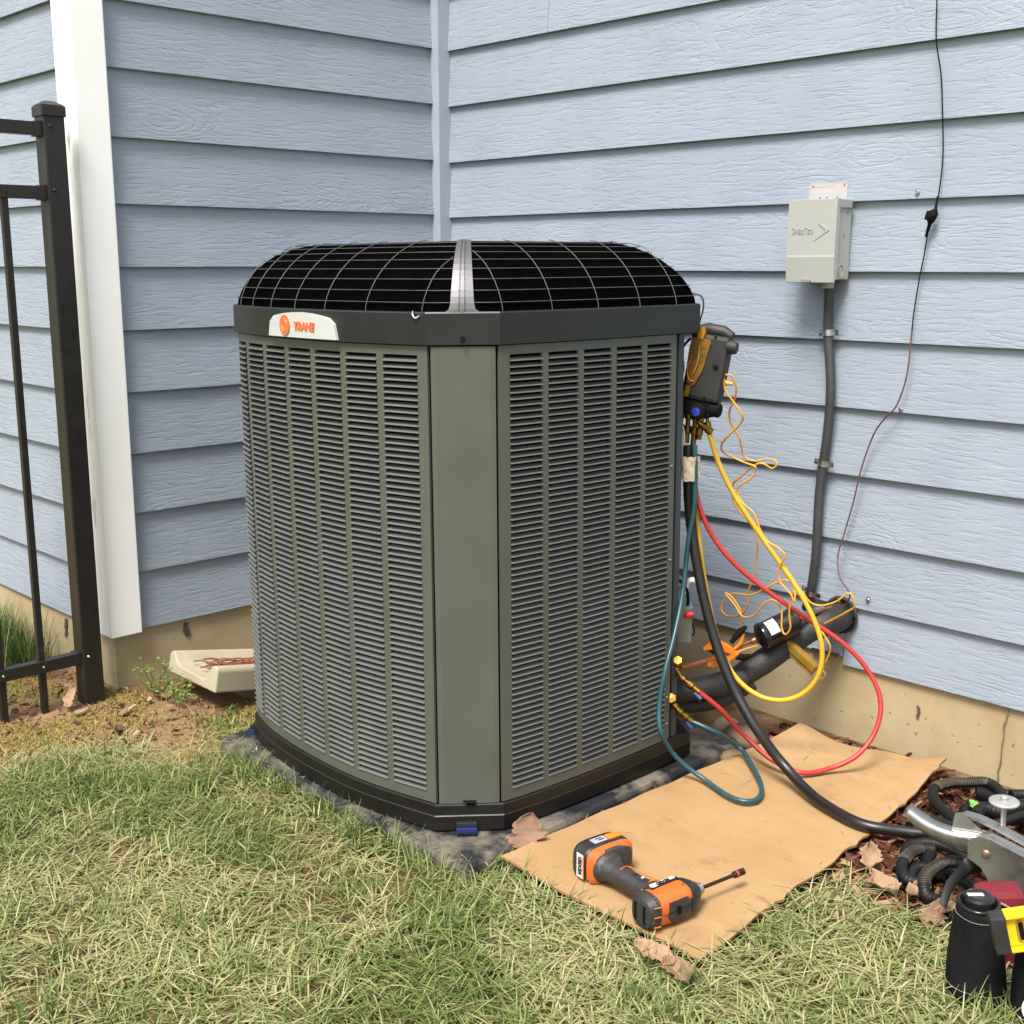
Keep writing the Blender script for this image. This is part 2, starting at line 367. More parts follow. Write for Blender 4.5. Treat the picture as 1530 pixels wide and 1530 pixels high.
SPLASH = [(0.3334, -1.1699, -0.125), (0.06, -1.1596, -0.125), (0.069, -1.0956, -0.055), (0.2056, -0.9442, -0.055), (0.2835, -1.1193, -0.055), (0.3692, -1.0476, -0.055), (0.4134, -1.079, -0.125), (0.0793, -1.1595, -0.095)]
# ================================================================== materials
def siding_mat():
    t = NT('blue_siding_paint')
    v = t.coord((1.1, 1, 1), rnd=True)
    # embossed cedar grain: fine short strokes everywhere, contour loops here and there
    fine = t.noise(t.coord((13.0, 13.0, 105.0), rnd=True), 1.0, 4, 0.65, 0.4)
    strokes = t.ramp(fine, [(0.36, 0.0), (0.47, 0.8), (0.62, 1.0)])
    vk = t.coord((2.4, 2.4, 10.0), rnd=True)
    field = t.noise(vk, 1.0, 1.5, 0.4, 0.25)
    jag_ = t.noise(t.coord((45, 45, 90), rnd=True), 1.0, 2)
    ma = t.new('ShaderNodeMath', operation='MULTIPLY_ADD'); t.link(jag_, ma.inputs[0]); ma.inputs[1].default_value = 0.028; t.link(field, ma.inputs[2])
    mu = t.new('ShaderNodeMath', operation='MULTIPLY'); t.link(ma.outputs[0], mu.inputs[0]); mu.inputs[1].default_value = 24.0
    fr_ = t.new('ShaderNodeMath', operation='FRACT'); t.link(mu.outputs[0], fr_.inputs[0])
    loops = t.ramp(fr_.outputs[0], [(0.0, 0.15), (0.10, 0.0), (0.30, 0.9), (0.90, 1.0), (1.0, 0.15)])
    mask = t.ramp(t.noise(t.coord((1.1, 1.1, 5.0), rnd=True), 1.0, 2), [(0.53, 0.0), (0.63, 1.0)])
    n = t.bump(strokes, 0.42, 0.0023)
    lm = t.mix(mask, (0.6, 0.6, 0.6), loops)
    n = t.bump(lm, 0.25, 0.0026, n)
    wear = t.noise(v, 5.0, 5, 0.6)
    c = t.ramp(wear, [(0.3, (0.250, 0.288, 0.348)), (0.7, (0.286, 0.326, 0.390))])
    oi = t.new('ShaderNodeObjectInfo')
    c = t.mix(t.ramp(oi.outputs['Random'], [(0.0, 0.0), (1.0, 0.10)]), c, (0.24, 0.278, 0.345))
    # faint grime specks
    sp = t.noise(t.coord((1, 1, 1), rnd=True), 160, 2)
    c = t.mix(t.ramp(sp, [(0.71, 0.0), (0.78, 0.35)]), c, (0.2, 0.2, 0.2))
    return t.done(c, 0.52, 0.0, n, 0.4)
M_SIDING = siding_mat()
M_TRIM = mat('blue_trim_paint', (0.30, 0.345, 0.41), 0.5, 0, .04, 5, .06, 120)

def post_mat():
    t = NT('white_trim_paint')
    v = t.coord()
    grain = t.noise(t.coord((60, 60, 3)), 1.0, 4)
    base = t.ramp(t.noise(v, 6, 4), [(0.3, (0.87, 0.86, 0.835)), (0.7, (0.90, 0.895, 0.88))])
    stain = t.noise(t.coord((16, 16, 3.0)), 1.0, 6, 0.7)
    sep = t.new('ShaderNodeSeparateXYZ'); tc = t.new('ShaderNodeTexCoord'); t.link(tc.outputs['Object'], sep.inputs[0])
    # mildew streaks run down the face next to the fence post
    face = t.new('ShaderNodeMapRange'); t.link(sep.outputs['X'], face.inputs['Value'])
    face.inputs['From Min'].default_value = 0.016; face.inputs['From Max'].default_value = 0.002
    mk = t.new('ShaderNodeMath', operation='MULTIPLY')
    t.link(t.ramp(stain, [(0.58, 0.0), (0.70, 0.85)]), mk.inputs[0]); t.link(face.outputs[0], mk.inputs[1])
    c = t.mix(mk.outputs[0], base, (0.13, 0.11, 0.08))
    sp = t.ramp(t.noise(v, 90, 3), [(0.70, 0.0), (0.78, 0.5)])
    c = t.mix(sp, c, (0.5, 0.46, 0.4))
    return t.done(c, 0.45, 0.0, t.bump(grain, 0.25, 0.001))
M_POST = post_mat()

def concrete_mat():
    t = NT('foundation_concrete')
    v = t.coord()
    big = t.noise(v, 2.3, 6, 0.6)
    c = t.ramp(big, [(0.25, (0.32, 0.235, 0.115)), (0.5, (0.39, 0.31, 0.18)), (0.75, (0.42, 0.37, 0.27))])
    m = t.noise(v, 14, 6, 0.65)
    c = t.mix(t.ramp(m, [(0.45, 0.0), (0.75, 0.35)]), c, (0.27, 0.22, 0.14))
    # splashed soil and algae close to the ground
    sep = t.new('ShaderNodeSeparateXYZ'); tc = t.new('ShaderNodeTexCoord'); t.link(tc.outputs['Object'], sep.inputs[0])
    low = t.new('ShaderNodeMapRange'); t.link(sep.outputs['Z'], low.inputs['Value'])
    low.inputs['From Min'].default_value = -0.10; low.inputs['From Max'].default_value = -0.19
    mm = t.new('ShaderNodeMath', operation='MULTIPLY'); t.link(low.outputs[0], mm.inputs[0]); t.link(t.ramp(t.noise(v, 9, 5), [(0.35, 0.1), (0.6, 0.8)]), mm.inputs[1])
    c = t.mix(mm.outputs[0], c, (0.12, 0.12, 0.055))
    pit = t.noise(v, 55, 2)
    c = t.mix(t.ramp(pit, [(0.70, 0.0), (0.76, 0.7)]), c, (0.10, 0.075, 0.04))
    n = t.bump(t.noise(v, 180, 4), 0.18, 0.001)
    n = t.bump(t.ramp(pit, [(0.66, 1.0), (0.75, 0.0)]), 0.35, 0.002, n)
    return t.done(c, 0.9, 0.0, n)
M_CONC = concrete_mat()
M_CRACK = mat('crack_dark', (0.07, 0.055, 0.035), 0.95, bump=.5, bscale=120)
M_BARE = None
def bare_mat():
    t = NT('old_unpainted_patch')
    g = t.noise(t.coord((5, 5, 60)), 1.0, 4, 0.6, .5)
    c = t.ramp(t.noise(t.coord((8, 8, 30)), 1, 5), [(0.3, (0.31, 0.27, 0.25)), (0.5, (0.38, 0.345, 0.33)), (0.66, (0.33, 0.36, 0.41))])
    return t.done(c, 0.75, 0.0, t.bump(g, 0.6, 0.003))
M_BARE = bare_mat()
M_ZINC = mat('zinc_metal', (0.55, 0.55, 0.54), 0.35, 1.0, .1, 60)
M_HOUSEBODY = mat('sheathing', (0.05, 0.05, 0.055), 0.9)

# ================================================================== house
EXPO = 0.1778
house = thing('house', (0, 0, -0.2), 'blue lap sided house corner with white corner board on a tan concrete foundation', 'house')
LW = 1.304        # length of the short wall
# row offsets measured off level (boards are never perfectly even)
OFF_L = [7.6, 7.1, 1.1, -2.1, 1.5, 1.5, 1.5, .2, 1.6, 1.6, 5.2]
OFF_R = [.1, -1.7, -7.2, -12.2, -9.9, -7.8, -5.0, -4.3, -4.1, -4.8, 7.6]
OFF_F = [4.7, 4.1, 2.6, -.7, 2.1, 1.3, 1.2, 2., 2.8, .1, 2.2]
KTOP = -4         # a few courses above the frame
def plank(origin, A, N, length, z, h, name='siding_plank'):
    """A along the wall, N outward; bottom edge proud, top tucked under the next"""
    t = 0.0095
    B = Vector((0, 0, 1))
    prof = [(0.0, 0.0), (-t, 0.0008), (-0.0245, h + 0.028), (-0.0165, h + 0.028), (0.0, 0.002)]
    n = max(2, int(length / 0.25) + 1)
    mb = MB()
    V = []
    ph = random.random() * 9
    for i in range(n):
        a = length * i / (n - 1)
        wob = 0.0006 * math.sin(a * 5 + ph)
        for d, zz in prof:
            V.append(A * a + N * (d + (wob if zz < .1 else 0)) + B * zz)
    k = len(prof)
    F = [(i * k + j, i * k + (j + 1) % k, (i + 1) * k + (j + 1) % k, (i + 1) * k + j) for i in range(n - 1) for j in range(k)]
    mb.add(V, F); mb.add(V[:k], [tuple(range(k))]); mb.add(V[-k:], [tuple(range(k - 1, -1, -1))])
    me_o = mb.build(name, M_SIDING)
    me_o.parent = house
    me_o.location = Vector(origin) + B * z - house.location
    return me_o
X3 = Vector((1, 0, 0)); Y3 = Vector((0, 1, 0)); Z3 = Vector((0, 0, 1))
for k in range(KTOP, 11):
    off = lambda O: (O[k] if k >= 0 else 0) / 1000
    zz = (10 - k) * EXPO
    hh = EXPO
    # right wall (plane y=0, facing -y), from the inside corner trim
    if k == 10:
        plank((0.030, 0, 0), X3, -Y3, 1.608, zz + off(OFF_R) + .022, hh - .022)
        plank((1.6405, 0, 0), X3, -Y3, 1.75, zz + off(OFF_R), hh)
    elif k == 0:
        plank((0.030, 0, 0), X3, -Y3, 0.47, zz + off(OFF_R), hh)
        plank((0.502, 0, 0), X3, -Y3, 2.888, zz + off(OFF_R), hh)
    else:
        plank((0.030, 0, 0), X3, -Y3, 3.36, zz + off(OFF_R), hh)
    # short wall (plane x=0, facing +x), between corner board and trim
    plank((0, -1.2445, 0), Y3, X3, 1.2145, zz + off(OFF_L), hh)
    # end wall (plane y=-LW, facing -y), running away to the left
    plank((-2.6, -LW, 0), X3, -Y3, 2.583, zz + off(OFF_F), hh)
TOPZ = (10 - KTOP + 1) * EXPO
def hpart(name, mb, m, **k): return mb.build(name, m, house, **k)
# inside corner trim: a square strip standing in the corner
hpart('corner_trim', MB().box((0.005, -0.0115, TOPZ / 2 + .01), (0.050, 0.063, TOPZ - .02), bev=.002), M_TRIM)
# outside corner board: two boards, the wide one facing the yard
pb = MB()
pb.box((0.010, -1.2695, TOPZ / 2 + 0.0), (0.024, 0.097, TOPZ - 0.0), bev=.003)
pb2 = MB().box((-0.0445, -1.3095, TOPZ / 2), (0.085, 0.0175, TOPZ), bev=.003)
hpart('corner_board', pb, M_POST); hpart('corner_board', pb2, M_POST)
# sheathing behind, so nothing shows through
sh = MB()
sh.box((1.7, 0.06, TOPZ / 2), (3.4, 0.07, TOPZ)); sh.box((-.06, -0.64, TOPZ / 2), (0.07, 1.30, TOPZ)); sh.box((-1.33, -LW + .062, TOPZ / 2), (2.53, 0.07, TOPZ - .01))
hpart('sheathing', sh, M_HOUSEBODY)
# foundation: set back a little under the boards, shallow undulations
def fwall(o, A, N, L, nx=60, nz=8, z0=-0.6, z1=0.05):
    g = []
    for i in range(nz + 1):
        row = []
        z = z0 + (z1 - z0) * i / nz
        for j in range(nx + 1):
            a = L * j / nx
            d = 0.003 * (float(fbm(a * 3 + 5, z * 3 + 9)) - .5) * 2
            row.append(Vector(o) + A * a + N * d + Z3 * z)
        g.append(row)
    return g
fb = MB()
fb.sheet(fwall((0.0, 0.012, 0), X3, -Y3, 3.4)); fb.sheet(fwall((-0.012, -LW + .010, 0), Y3, X3, LW + .02)); fb.sheet(fwall((-2.6, -LW + .010, 0), X3, -Y3, 2.590))
hpart('foundation', fb, M_CONC, recalc=False)
def crack(pts, w, N):
    mb = MB()
    for (a, b) in zip(pts[:-1], pts[1:]):
        a, b = Vector(a), Vector(b); t = (b - a).normalized(); s = t.cross(N).normalized()
        w0 = w * random.uniform(.5, 1.3); w1 = w * random.uniform(.5, 1.3)
        mb.add([a - s * w0, a + s * w0, b + s * w1, b - s * w1, a - s * w0 + N * .002, a + s * w0 + N * .0022, b + s * w1 + N * .002, b - s * w1 + N * .0022], [(4, 5, 6, 7), (0, 1, 5, 4), (1, 2, 6, 5), (2, 3, 7, 6), (3, 0, 4, 7)])
    return mb
def jag(a, b, n, j):
    a, b = Vector(a), Vector(b)
    return [a.lerp(b, i / n) + Vector([random.uniform(-j, j) for _ in range(3)]) * (0 if i in (0, n) else 1) for i in range(n + 1)]
def flat(pts, ax, v):
    o = []
    for p in pts:
        p = Vector(p); p[ax] = v; o.append(p)
    return o
M_JOINT = mat('stained_joint', (0.17, 0.125, 0.07), 0.95, bump=.5, bscale=120)
hpart('crack', crack(flat(jag((2.095, 0, 0.0), (2.085, 0, -.21), 14, .003), 1, .008), .0016, -Y3), M_JOINT)
hpart('crack', crack(flat(jag((0, -1.06, -.01), (0, -1.05, -.05), 5, .008), 0, -.010), .009, X3), M_CRACK)
hpart('crack', crack(flat(jag((-.33, 0, -.02), (-.35, 0, -.08), 6, .008), 1, -LW + .007), .006, -Y3), M_CRACK)
hpart('crack', crack(flat(jag((1.86, 0, -.055), (1.865, 0, -.085), 4, .004), 1, .008), .003, -Y3), M_CRACK)
# bare strip where the old box sat, painted around; follows the board's slope
pz0, pz1 = 1.236, 1.283
pm = MB()
def wall_y(z):   # face of the right wall's boards at height z
    k = int((z + .0122) / EXPO); u = (z + .0122 - k * EXPO) / (EXPO + .028)
    return 0.0165 * u
g = [[Vector((x, wall_y(z) - .0012, z + .0012 * math.sin(x * 300))) for x in np.linspace(1.466, 1.578, 12)] for z in np.linspace(pz0, pz1, 5)]
pm.sheet(g)
bare = hpart('bare_patch', pm, M_BARE, recalc=False); bare['label'] = 'pinkish unpainted patch of siding above the grey box'
# small flashing where the lowest board is notched for the pipe
hpart('flashing', MB().box((1.588, -.004, .030), (0.085, .002, .010), bev=.0005), M_ZINC)
for p in SCREWS:
    s = MB().lathe([(0, .009), (.004, .009), (.006, .006), (.0065, .0)], (p[0], 0.004, p[2]), (0, -1, 0), 10).lathe([(.0095, .001), (.0095, -.001), (0, -.001)], (p[0], 0.002, p[2]), (0, -1, 0), 10)
    hpart('screw', s, M_ZINC)
for (x, z) in [(1.476, 1.275), (1.568, 1.276), (1.50, 1.243), (1.52, 1.243), (1.55, 1.243)]:
    hpart('nail_head', MB().lathe([(0, .0022), (.0022, .002), (.0028, 0)], (x, wall_y(z) - .001, z), (0, -1, 0), 8), M_CRACK if z < 1.25 else M_ZINC)
# torn hole where the pipes enter
th = MB().lathe([(.052, .002), (.046, .006), (.040, .002), (.036, -.02)], (1.628, .0, .146), (0, -1, 0), 18)
hpart('pipe_hole', th, mat('hole_foam', (0.03, 0.028, 0.025), 0.95, bump=.8, bscale=90))
# ================================================================== air conditioner
M_PANEL = mat('olive_grey_enamel', (0.076, 0.084, 0.068), 0.36, 0.0, 0.05, 8, 0.03, 300, spec=.5, dirt=((0.10, 0.095, 0.075), 5, 0.62, 0.25))
M_LOUVER = mat('sky_lit_louver_enamel', (0.135, 0.138, 0.128), 0.24, 0.2, 0.08, 12, spec=.7)  # panel enamel made paler, sky reflection on the slats put into the colour
M_CAP = mat('charcoal_cap_plastic', (0.0105, 0.0115, 0.0115), 0.42, 0.0, 0.2, 10, 0.05, 500)
M_BASE = mat('black_base_plastic', (0.0055, 0.0045, 0.004), 0.40, 0.0, 0.3, 9, 0.05, 300, dirt=((0.16, 0.14, 0.11), 18, 0.68, 0.5))
M_BLACK = mat('matte_black', (0.004, 0.004, 0.004), 0.8, spec=.15)
M_MESH = mat('inner_black_mesh', (0.0015, 0.0015, 0.0017), 0.95, spec=.0)
M_WIRE = mat('guard_wire_coating', (0.075, 0.075, 0.075), 0.5, 0.1, .1)
M_PILLAR = mat('sky_sheen_pillar', (0.13, 0.127, 0.133), 0.46, 0.6, .05, 6)  # gloss black strip; its sky sheen is painted in as grey
M_BADGE = mat('badge_silver', (0.46, 0.47, 0.45), 0.35, 0.0, .01)
M_ORANGE_PRINT = mat('orange_print', (0.85, 0.13, 0.035), 0.4, 0, .06, 90)
M_BLUE = mat('blue_plastic', (0.012, 0.018, 0.10), 0.4)
M_BRASS = mat('brass', (0.24, 0.14, 0.03), 0.33, 1.0, .2, 60)
M_COPPER = mat('copper', (0.50, 0.22, 0.11), 0.35, 1.0, .25, 40, dirt=((0.14, 0.09, 0.06), 30, .55, .8))

ACO = Vector((1.05, -0.82, -0.155))
ac = thing('air_conditioner', ACO, 'large olive grey air conditioner with louvered sides and black domed wire top', 'air conditioner')
def acp(name, mb, m, parent=None, **k): return mb.build(name, m, parent or ac, **k)

# plan of the cabinet: a chamfered square with softly bowed sides
ZB, ZT = -0.090, 0.912
FRONT = [(0.596, -1.185), (0.610, -1.200), (0.632, -1.2125), (0.689, -1.229), (0.756, -1.245), (0.83, -1.256), (0.908, -1.2645), (0.97, -1.2685), (1.037, -1.271), (1.103, -1.2705), (1.154, -1.268), (1.202, -1.2625), (1.262, -1.2525), (1.317, -1.2415), (1.378, -1.228)]
SIDE = [(1.475, -1.117), (1.484, -1.05), (1.490, -0.98), (1.495, -0.90), (1.4985, -0.80), (1.500, -0.72), (1.500, -0.64), (1.4985, -0.567)]
REAR = [(1.498, -0.535), (1.40, -0.478), (1.30, -0.405), (0.70, -0.385), (0.59, -0.46), (0.575, -0.80), (0.578, -1.13)]
def curve(pts, n=4):
    return [(p.x, p.y) for p in spline([(a, b, 0) for a, b in pts], n)]
FR = curve(FRONT, 4); SD = curve(SIDE, 4)
OUT = FR + SD + REAR
COUT = FR + SD + [(1.500, -0.497), (1.36, -0.398)] + REAR[3:]
def offset(poly, d):
    """offset a closed CCW outline outward by d"""
    n = len(poly); o = []
    for i in range(n):
        a, b, c = Vector(poly[i - 1]), Vector(poly[i]), Vector(poly[(i + 1) % n])
        e1, e2 = (b - a).normalized(), (c - b).normalized()
        n1, n2 = Vector((e1.y, -e1.x)), Vector((e2.y, -e2.x))
        m = (n1 + n2).normalized()
        o.append(b + m * (d / max(0.5, m.dot(n1))))
    return [(p.x, p.y) for p in o]
def loft(levels, m=0, cap_top=True, cap_bot=True, smooth=False):
    mb = MB()
    n = len(levels[0][0])
    for (p, z0), (q, z1) in zip(levels[:-1], levels[1:]):
        V = [(x, y, z0) for x, y in p] + [(x, y, z1) for x, y in q]
        mb.add(V, [(i, (i + 1) % n, n + (i + 1) % n, n + i) for i in range(n)], smooth, m)
    if cap_bot: mb.add([(x, y, levels[0][1]) for x, y in levels[0][0]], [tuple(range(n - 1, -1, -1))], False, m)
    if cap_top: mb.add([(x, y, levels[-1][1]) for x, y in levels[-1][0]], [tuple(range(n))], False, m)
    return mb
# dark coil core behind the louvers
acp('coil', loft([(offset(OUT, -.030), ZB - .01), (offset(OUT, -.030), ZT + .01)]), M_BLACK)
# base pan with a stepped lip
acp('base_pan', loft([(offset(COUT, .004), -.155), (offset(COUT, .008), -.150), (offset(COUT, .009), -.118), (offset(COUT, .007), -.116), (offset(COUT, .006), -.094), (offset(COUT, .002), -.0915)]), M_BASE)

class Arc:
    def __init__(s, pts):
        s.p = [Vector((x, y, 0)) for x, y in pts]
        s.L = [0]
        for a, b in zip(s.p[:-1], s.p[1:]): s.L.append(s.L[-1] + (b - a).length)
        s.len = s.L[-1]
    def at(s, d):
        j = 0
        while j < len(s.L) - 2 and s.L[j + 1] < d: j += 1
        t = (d - s.L[j]) / (s.L[j + 1] - s.L[j])
        p = s.p[j].lerp(s.p[j + 1], t)
        a = s.p[max(j - 1, 0)]; b = s.p[min(j + 2, len(s.p) - 1)]
        e = (b - a).normalized()
        return p, e, Vector((e.y, -e.x, 0))
NR = 71
Z_S0, Z_S1 = -0.064, 0.893
PITCH = (Z_S1 - Z_S0) / NR
def strip(arc, d0, d1, z0, z1, mb, n=None, depth=.007):
    n = n or max(1, int((d1 - d0) / .02))
    rows = []
    for i in range(n + 1):
        p, e, N = arc.at(d0 + (d1 - d0) * i / n)
        rows.append((p, N))
    V = []
    for p, N in rows:
        V += [p + Z3 * z0, p + Z3 * z1, p - N * depth + Z3 * z0, p - N * depth + Z3 * z1]
    F = []
    for i in range(n):
        a, b = 4 * i, 4 * i + 4
        F += [(a, b, b + 1, a + 1), (a + 1, b + 1, b + 3, a + 3), (a + 2, b + 2, b, a)]
    F += [(0, 1, 3, 2), (4 * n, 4 * n + 2, 4 * n + 3, 4 * n + 1)]
    mb.add(V, F)
LOUVERS = []
def louver_mesh(w):
    """one pressed blade: slopes out and down to a rolled lip"""
    prof = [(-.0115, .0014), (-.0080, -.0001), (-.0042, -.0019), (-.0010, -.0035), (.0016, -.0049), (.0027, -.0058), (.0012, -.0064)]
    mb = MB()
    V = []
    for x in (-w / 2, w / 2):
        for i, (y, z) in enumerate(prof):
            xx = x * (1 - .035 * (i / 6))
            V.append((xx, y, z))
    k = len(prof)
    mb.add(V, [(i, i + 1, k + i + 1, k + i) for i in range(k - 1)], True)
    me = bpy.data.meshes.new('louver')
    me.from_pydata(mb.v, [], mb.f); me.polygons.foreach_set('use_smooth', mb.sm); me.materials.append(M_LOUVER); me.update()
    return me
def panel(pts, ncol, ml, mr, gap, label):
    arc = Arc(pts)
    usable = arc.len - ml - mr
    cw = (usable + gap) / ncol
    mb = MB()
    strip(arc, 0, arc.len, Z_S1, ZT, mb); strip(arc, 0, arc.len, ZB, Z_S0, mb)
    edges = [0]
    for c in range(ncol):
        a = ml + c * cw; edges.append((a, a + cw - gap))
    strip(arc, 0, edges[1][0], Z_S0, Z_S1, mb)
    for c in range(1, ncol): strip(arc, edges[c][1], edges[c + 1][0], Z_S0, Z_S1, mb)
    strip(arc, edges[ncol][1], arc.len, Z_S0, Z_S1, mb)
    pn = acp('louver_panel', mb, M_PANEL); pn['label'] = label
    for c in range(1, ncol + 1):
        a, b = edges[c]
        pa, pc = arc.at(a)[0], arc.at(b)[0]
        e = (pc - pa).normalized(); N = Vector((e.y, -e.x, 0))
        mid = arc.at((a + b) / 2)[0]
        o = (pa + pc) / 2; o = o.lerp(mid, .6)
        w = (b - a) + .004
        me = louver_mesh(w)
        for r in range(NR):
            z = Z_S0 + PITCH * (r + .5)
            jit = random.uniform(-.0012, .0012)
            mx = Matrix((e, N, Z3)).transposed().to_4x4() @ Matrix.Rotation(jit * 6, 4, 'X')
            mx.translation = o + Z3 * (z - .001) + N * random.uniform(-.0001, .0001)
            LOUVERS.append(((mx.translation - CAM).length, pn, me, mx))
    return pn
front_panel = panel(FR, 7, .018, .026, .019, 'louvered side panel to the left of the smooth corner post')
side_panel = panel(SD, 5, .027, .022, .018, 'louvered side panel to the right of the smooth corner post')
LOUVERS.sort(key=lambda q: q[0])
for d, pn, me, mx in LOUVERS[:300]:
    o = bpy.data.objects.new('louver', me)
    scene.collection.objects.link(o); o.parent = pn
    m2 = mx.copy(); m2.translation = mx.translation - ACO
    o.matrix_local = m2
for pn in (front_panel, side_panel):
    mb = MB()
    for d, p2, me, mx in LOUVERS[300:]:
        if p2 is pn:
            mb.add([mx @ v.co for v in me.vertices], [tuple(p.vertices) for p in me.polygons], True)
    if mb.v:
        o = mb.build('louver_bank', M_LOUVER, pn, recalc=False); o['kind'] = 'stuff'
# smooth corner post between the panels
cp = [(1.3835, -1.2238), (1.392, -1.2175), (1.4665, -1.132), (1.4712, -1.1235)]
ca = Arc(cp); pm = MB(); strip(ca, 0, ca.len, ZB, ZT - .001, pm, 12, .012)
acp('corner_post', pm, M_PANEL)
acp('post_slot', MB().box((1.4315, -1.1745, ZB + .006), (.022, .022, .002), Euler((0, 0, R(49))).to_matrix()).box((1.430, -1.1755, ZB + .006), (.03, .003, .0022), Euler((0, 0, R(49))).to_matrix()), M_BLACK)
# rear walls and the service side
rw = [(1.4975, -0.556), (1.497, -0.537), (1.399, -0.480), (1.299, -0.407), (0.70, -0.387), (0.59, -0.462), (0.577, -0.80), (0.580, -1.13), (0.594, -1.178)]
ra = Arc(rw); pm = MB()
for a, b in zip(rw[:-1], rw[1:]):
    aa = Arc([a, b]); strip(aa, 0, aa.len, ZB, ZT - .001, pm, 1, .010)
acp('service_panel', pm, mat('service_panel_enamel', (0.030, 0.037, 0.042), 0.4, 0, .08, 8))
for z in (.60, .37, .02, -.05):
    acp('panel_screw', MB().lathe([(0, .004), (.003, .0035), (.0045, 0)], (1.4995, -.578, z), (1, 0, 0), 8), M_PANEL)
# cap band
CO = offset(COUT, .008)
acp('cap_band', loft([(offset(COUT, .004), ZT + .002), (CO, ZT + .003), (CO, .9785), (offset(COUT, .006), .9815), (offset(COUT, -.006), .9815), (offset(COUT, -.010), .976)], cap_top=False), M_CAP)
# dome: outline shrinks while it rises along a quarter curve
def dome_ring(a, inset=0.0, n=14):
    ca, sa_ = max(math.cos(a), 0) ** 1.22, math.sin(a) ** 1.22
    d = -0.002 + 0.150 * (1 - ca) + inset
    z = 0.978 + 0.148 * sa_ - inset * sa_
    corners = [(0.590, -1.175), (0.640, -1.219), (1.385, -1.224), (1.471, -1.125), (1.505, -0.502), (1.36, -0.40), (0.70, -0.40), (0.585, -0.50)]
    # the far left sides lean in further than the others
    dd = [d * k for k in (1.1, 1.0, 1.0, 1.0, 1.25, 1.2, 1.0, 1.1)]
    C = []
    for i in range(8):
        p0, p1, p2 = Vector(corners[i - 1]), Vector(corners[i]), Vector(corners[(i + 1) % 8])
        e1, e2 = (p1 - p0).normalized(), (p2 - p1).normalized()
        q1 = p1 - Vector((e1.y, -e1.x)) * dd[i - 1]; q2 = p1 - Vector((e2.y, -e2.x)) * dd[i]
        den = e1.x * e2.y - e1.y * e2.x
        k = ((q2 - q1).x * e2.y - (q2 - q1).y * e2.x) / den
        q = q1 + e1 * k; C.append((q.x, q.y))
    # where a chamfer has shrunk to nothing its two ends meet in one point
    for i in (0, 2, 4, 6):
        e0 = Vector(corners[i + 1]) - Vector(corners[i]); e1 = Vector(C[i + 1]) - Vector(C[i])
        if e0.dot(e1) < 0:
            a0, a1 = Vector(C[i - 1]), Vector(C[i]); b0_, b1_ = Vector(C[i + 1]), Vector(C[(i + 2) % 8])
            dA, dB = a1 - a0, b1_ - b0_
            k = ((b0_ - a0).x * dB.y - (b0_ - a0).y * dB.x) / (dA.x * dB.y - dA.y * dB.x)
            q = a0 + dA * k; C[i] = (q.x, q.y); C[i + 1] = (q.x, q.y)
    bow = [0, .040, 0, .016, 0, .02, 0, .02]
    fade = math.cos(a) * .8 + .2
    pts = []
    for i in range(8):
        a0, b0 = Vector(C[i]), Vector(C[(i + 1) % 8])
        e = (b0 - a0).normalized() if (b0 - a0).length > 1e-6 else Vector((1, 0)); N = Vector((e.y, -e.x))
        for k in range(n):
            s = k / n
            q = a0.lerp(b0, s) + N * bow[i] * fade * (1 - (2 * s - 1) ** 2)
            pts.append((q.x, q.y))
    return pts, z
ND = 14
dr = [dome_ring(math.pi / 2 * i / 9, .004, ND) for i in range(10)]
mb = loft([(p, z) for p, z in dr], smooth=True, cap_bot=False)
acp('dome_shroud', mb, M_MESH)
AR = [math.asin(math.sin(R(8.5 + 9.6 * i)) ** .82) for i in range(8)]
for a in AR:
    p, z = dome_ring(a)
    ring = []
    for x, y in p + [p[0]]:
        if not ring or (Vector((x, y, z)) - ring[-1]).length > .002: ring.append(Vector((x, y, z)))
    acp('guard_wire', MB().tube(ring, .0008, 6, False), M_WIRE)
def rib(side, s):
    pts = []
    for i in range(13):
        a = math.pi / 2 * i / 12
        p, z = dome_ring(a, -.002, ND)
        base, _ = dome_ring(0, -.002, ND)
        a0, b0 = Vector(base[side * ND]), Vector(base[((side + 1) * ND) % len(base)])
        t0 = a0.lerp(b0, s); e = (b0 - a0).normalized()
        c0, c1 = Vector(p[side * ND]), Vector(p[((side + 1) * ND) % len(p)])
        u = (t0 - c0).dot(e) / max((c1 - c0).length, 1e-6)
        if u < 0 or u > 1:
            # past the end of this side: run on over the chamfer until the pillar
            side2 = side + 1 if u > 1 else side - 1
            q0, q1 = Vector(p[(side2 % 8) * ND]), Vector(p[((side2 + 1) % 8) * ND])
            f = (q1 - q0)
            den = f.dot(e)
            w = (t0 - q0).dot(e) / den if abs(den) > 1e-6 else 0
            if (u > 1 and w > .34) or (u < 0 and w < .66): break
            q = q0 + f * w
        else:
            k = u * ND; j = min(int(k), ND - 1)
            q = Vector(p[side * ND + j]).lerp(Vector(p[(side * ND + j + 1) % len(p)]), k - j)
        pts.append((q.x, q.y, z))
    return pts
for side, ss in ((1, (.055, .155, .285, .43, .585, .765, .975)), (3, (.03, .235, .445, .655, .86)), (5, (.1, .3, .5, .7, .9)), (7, (.1, .3, .5, .7, .9))):
    for s in ss:
        pts = rib(side, s)
        if len(pts) > 2: acp('guard_wire', MB().tube(pts, .00095, 6), M_WIRE)
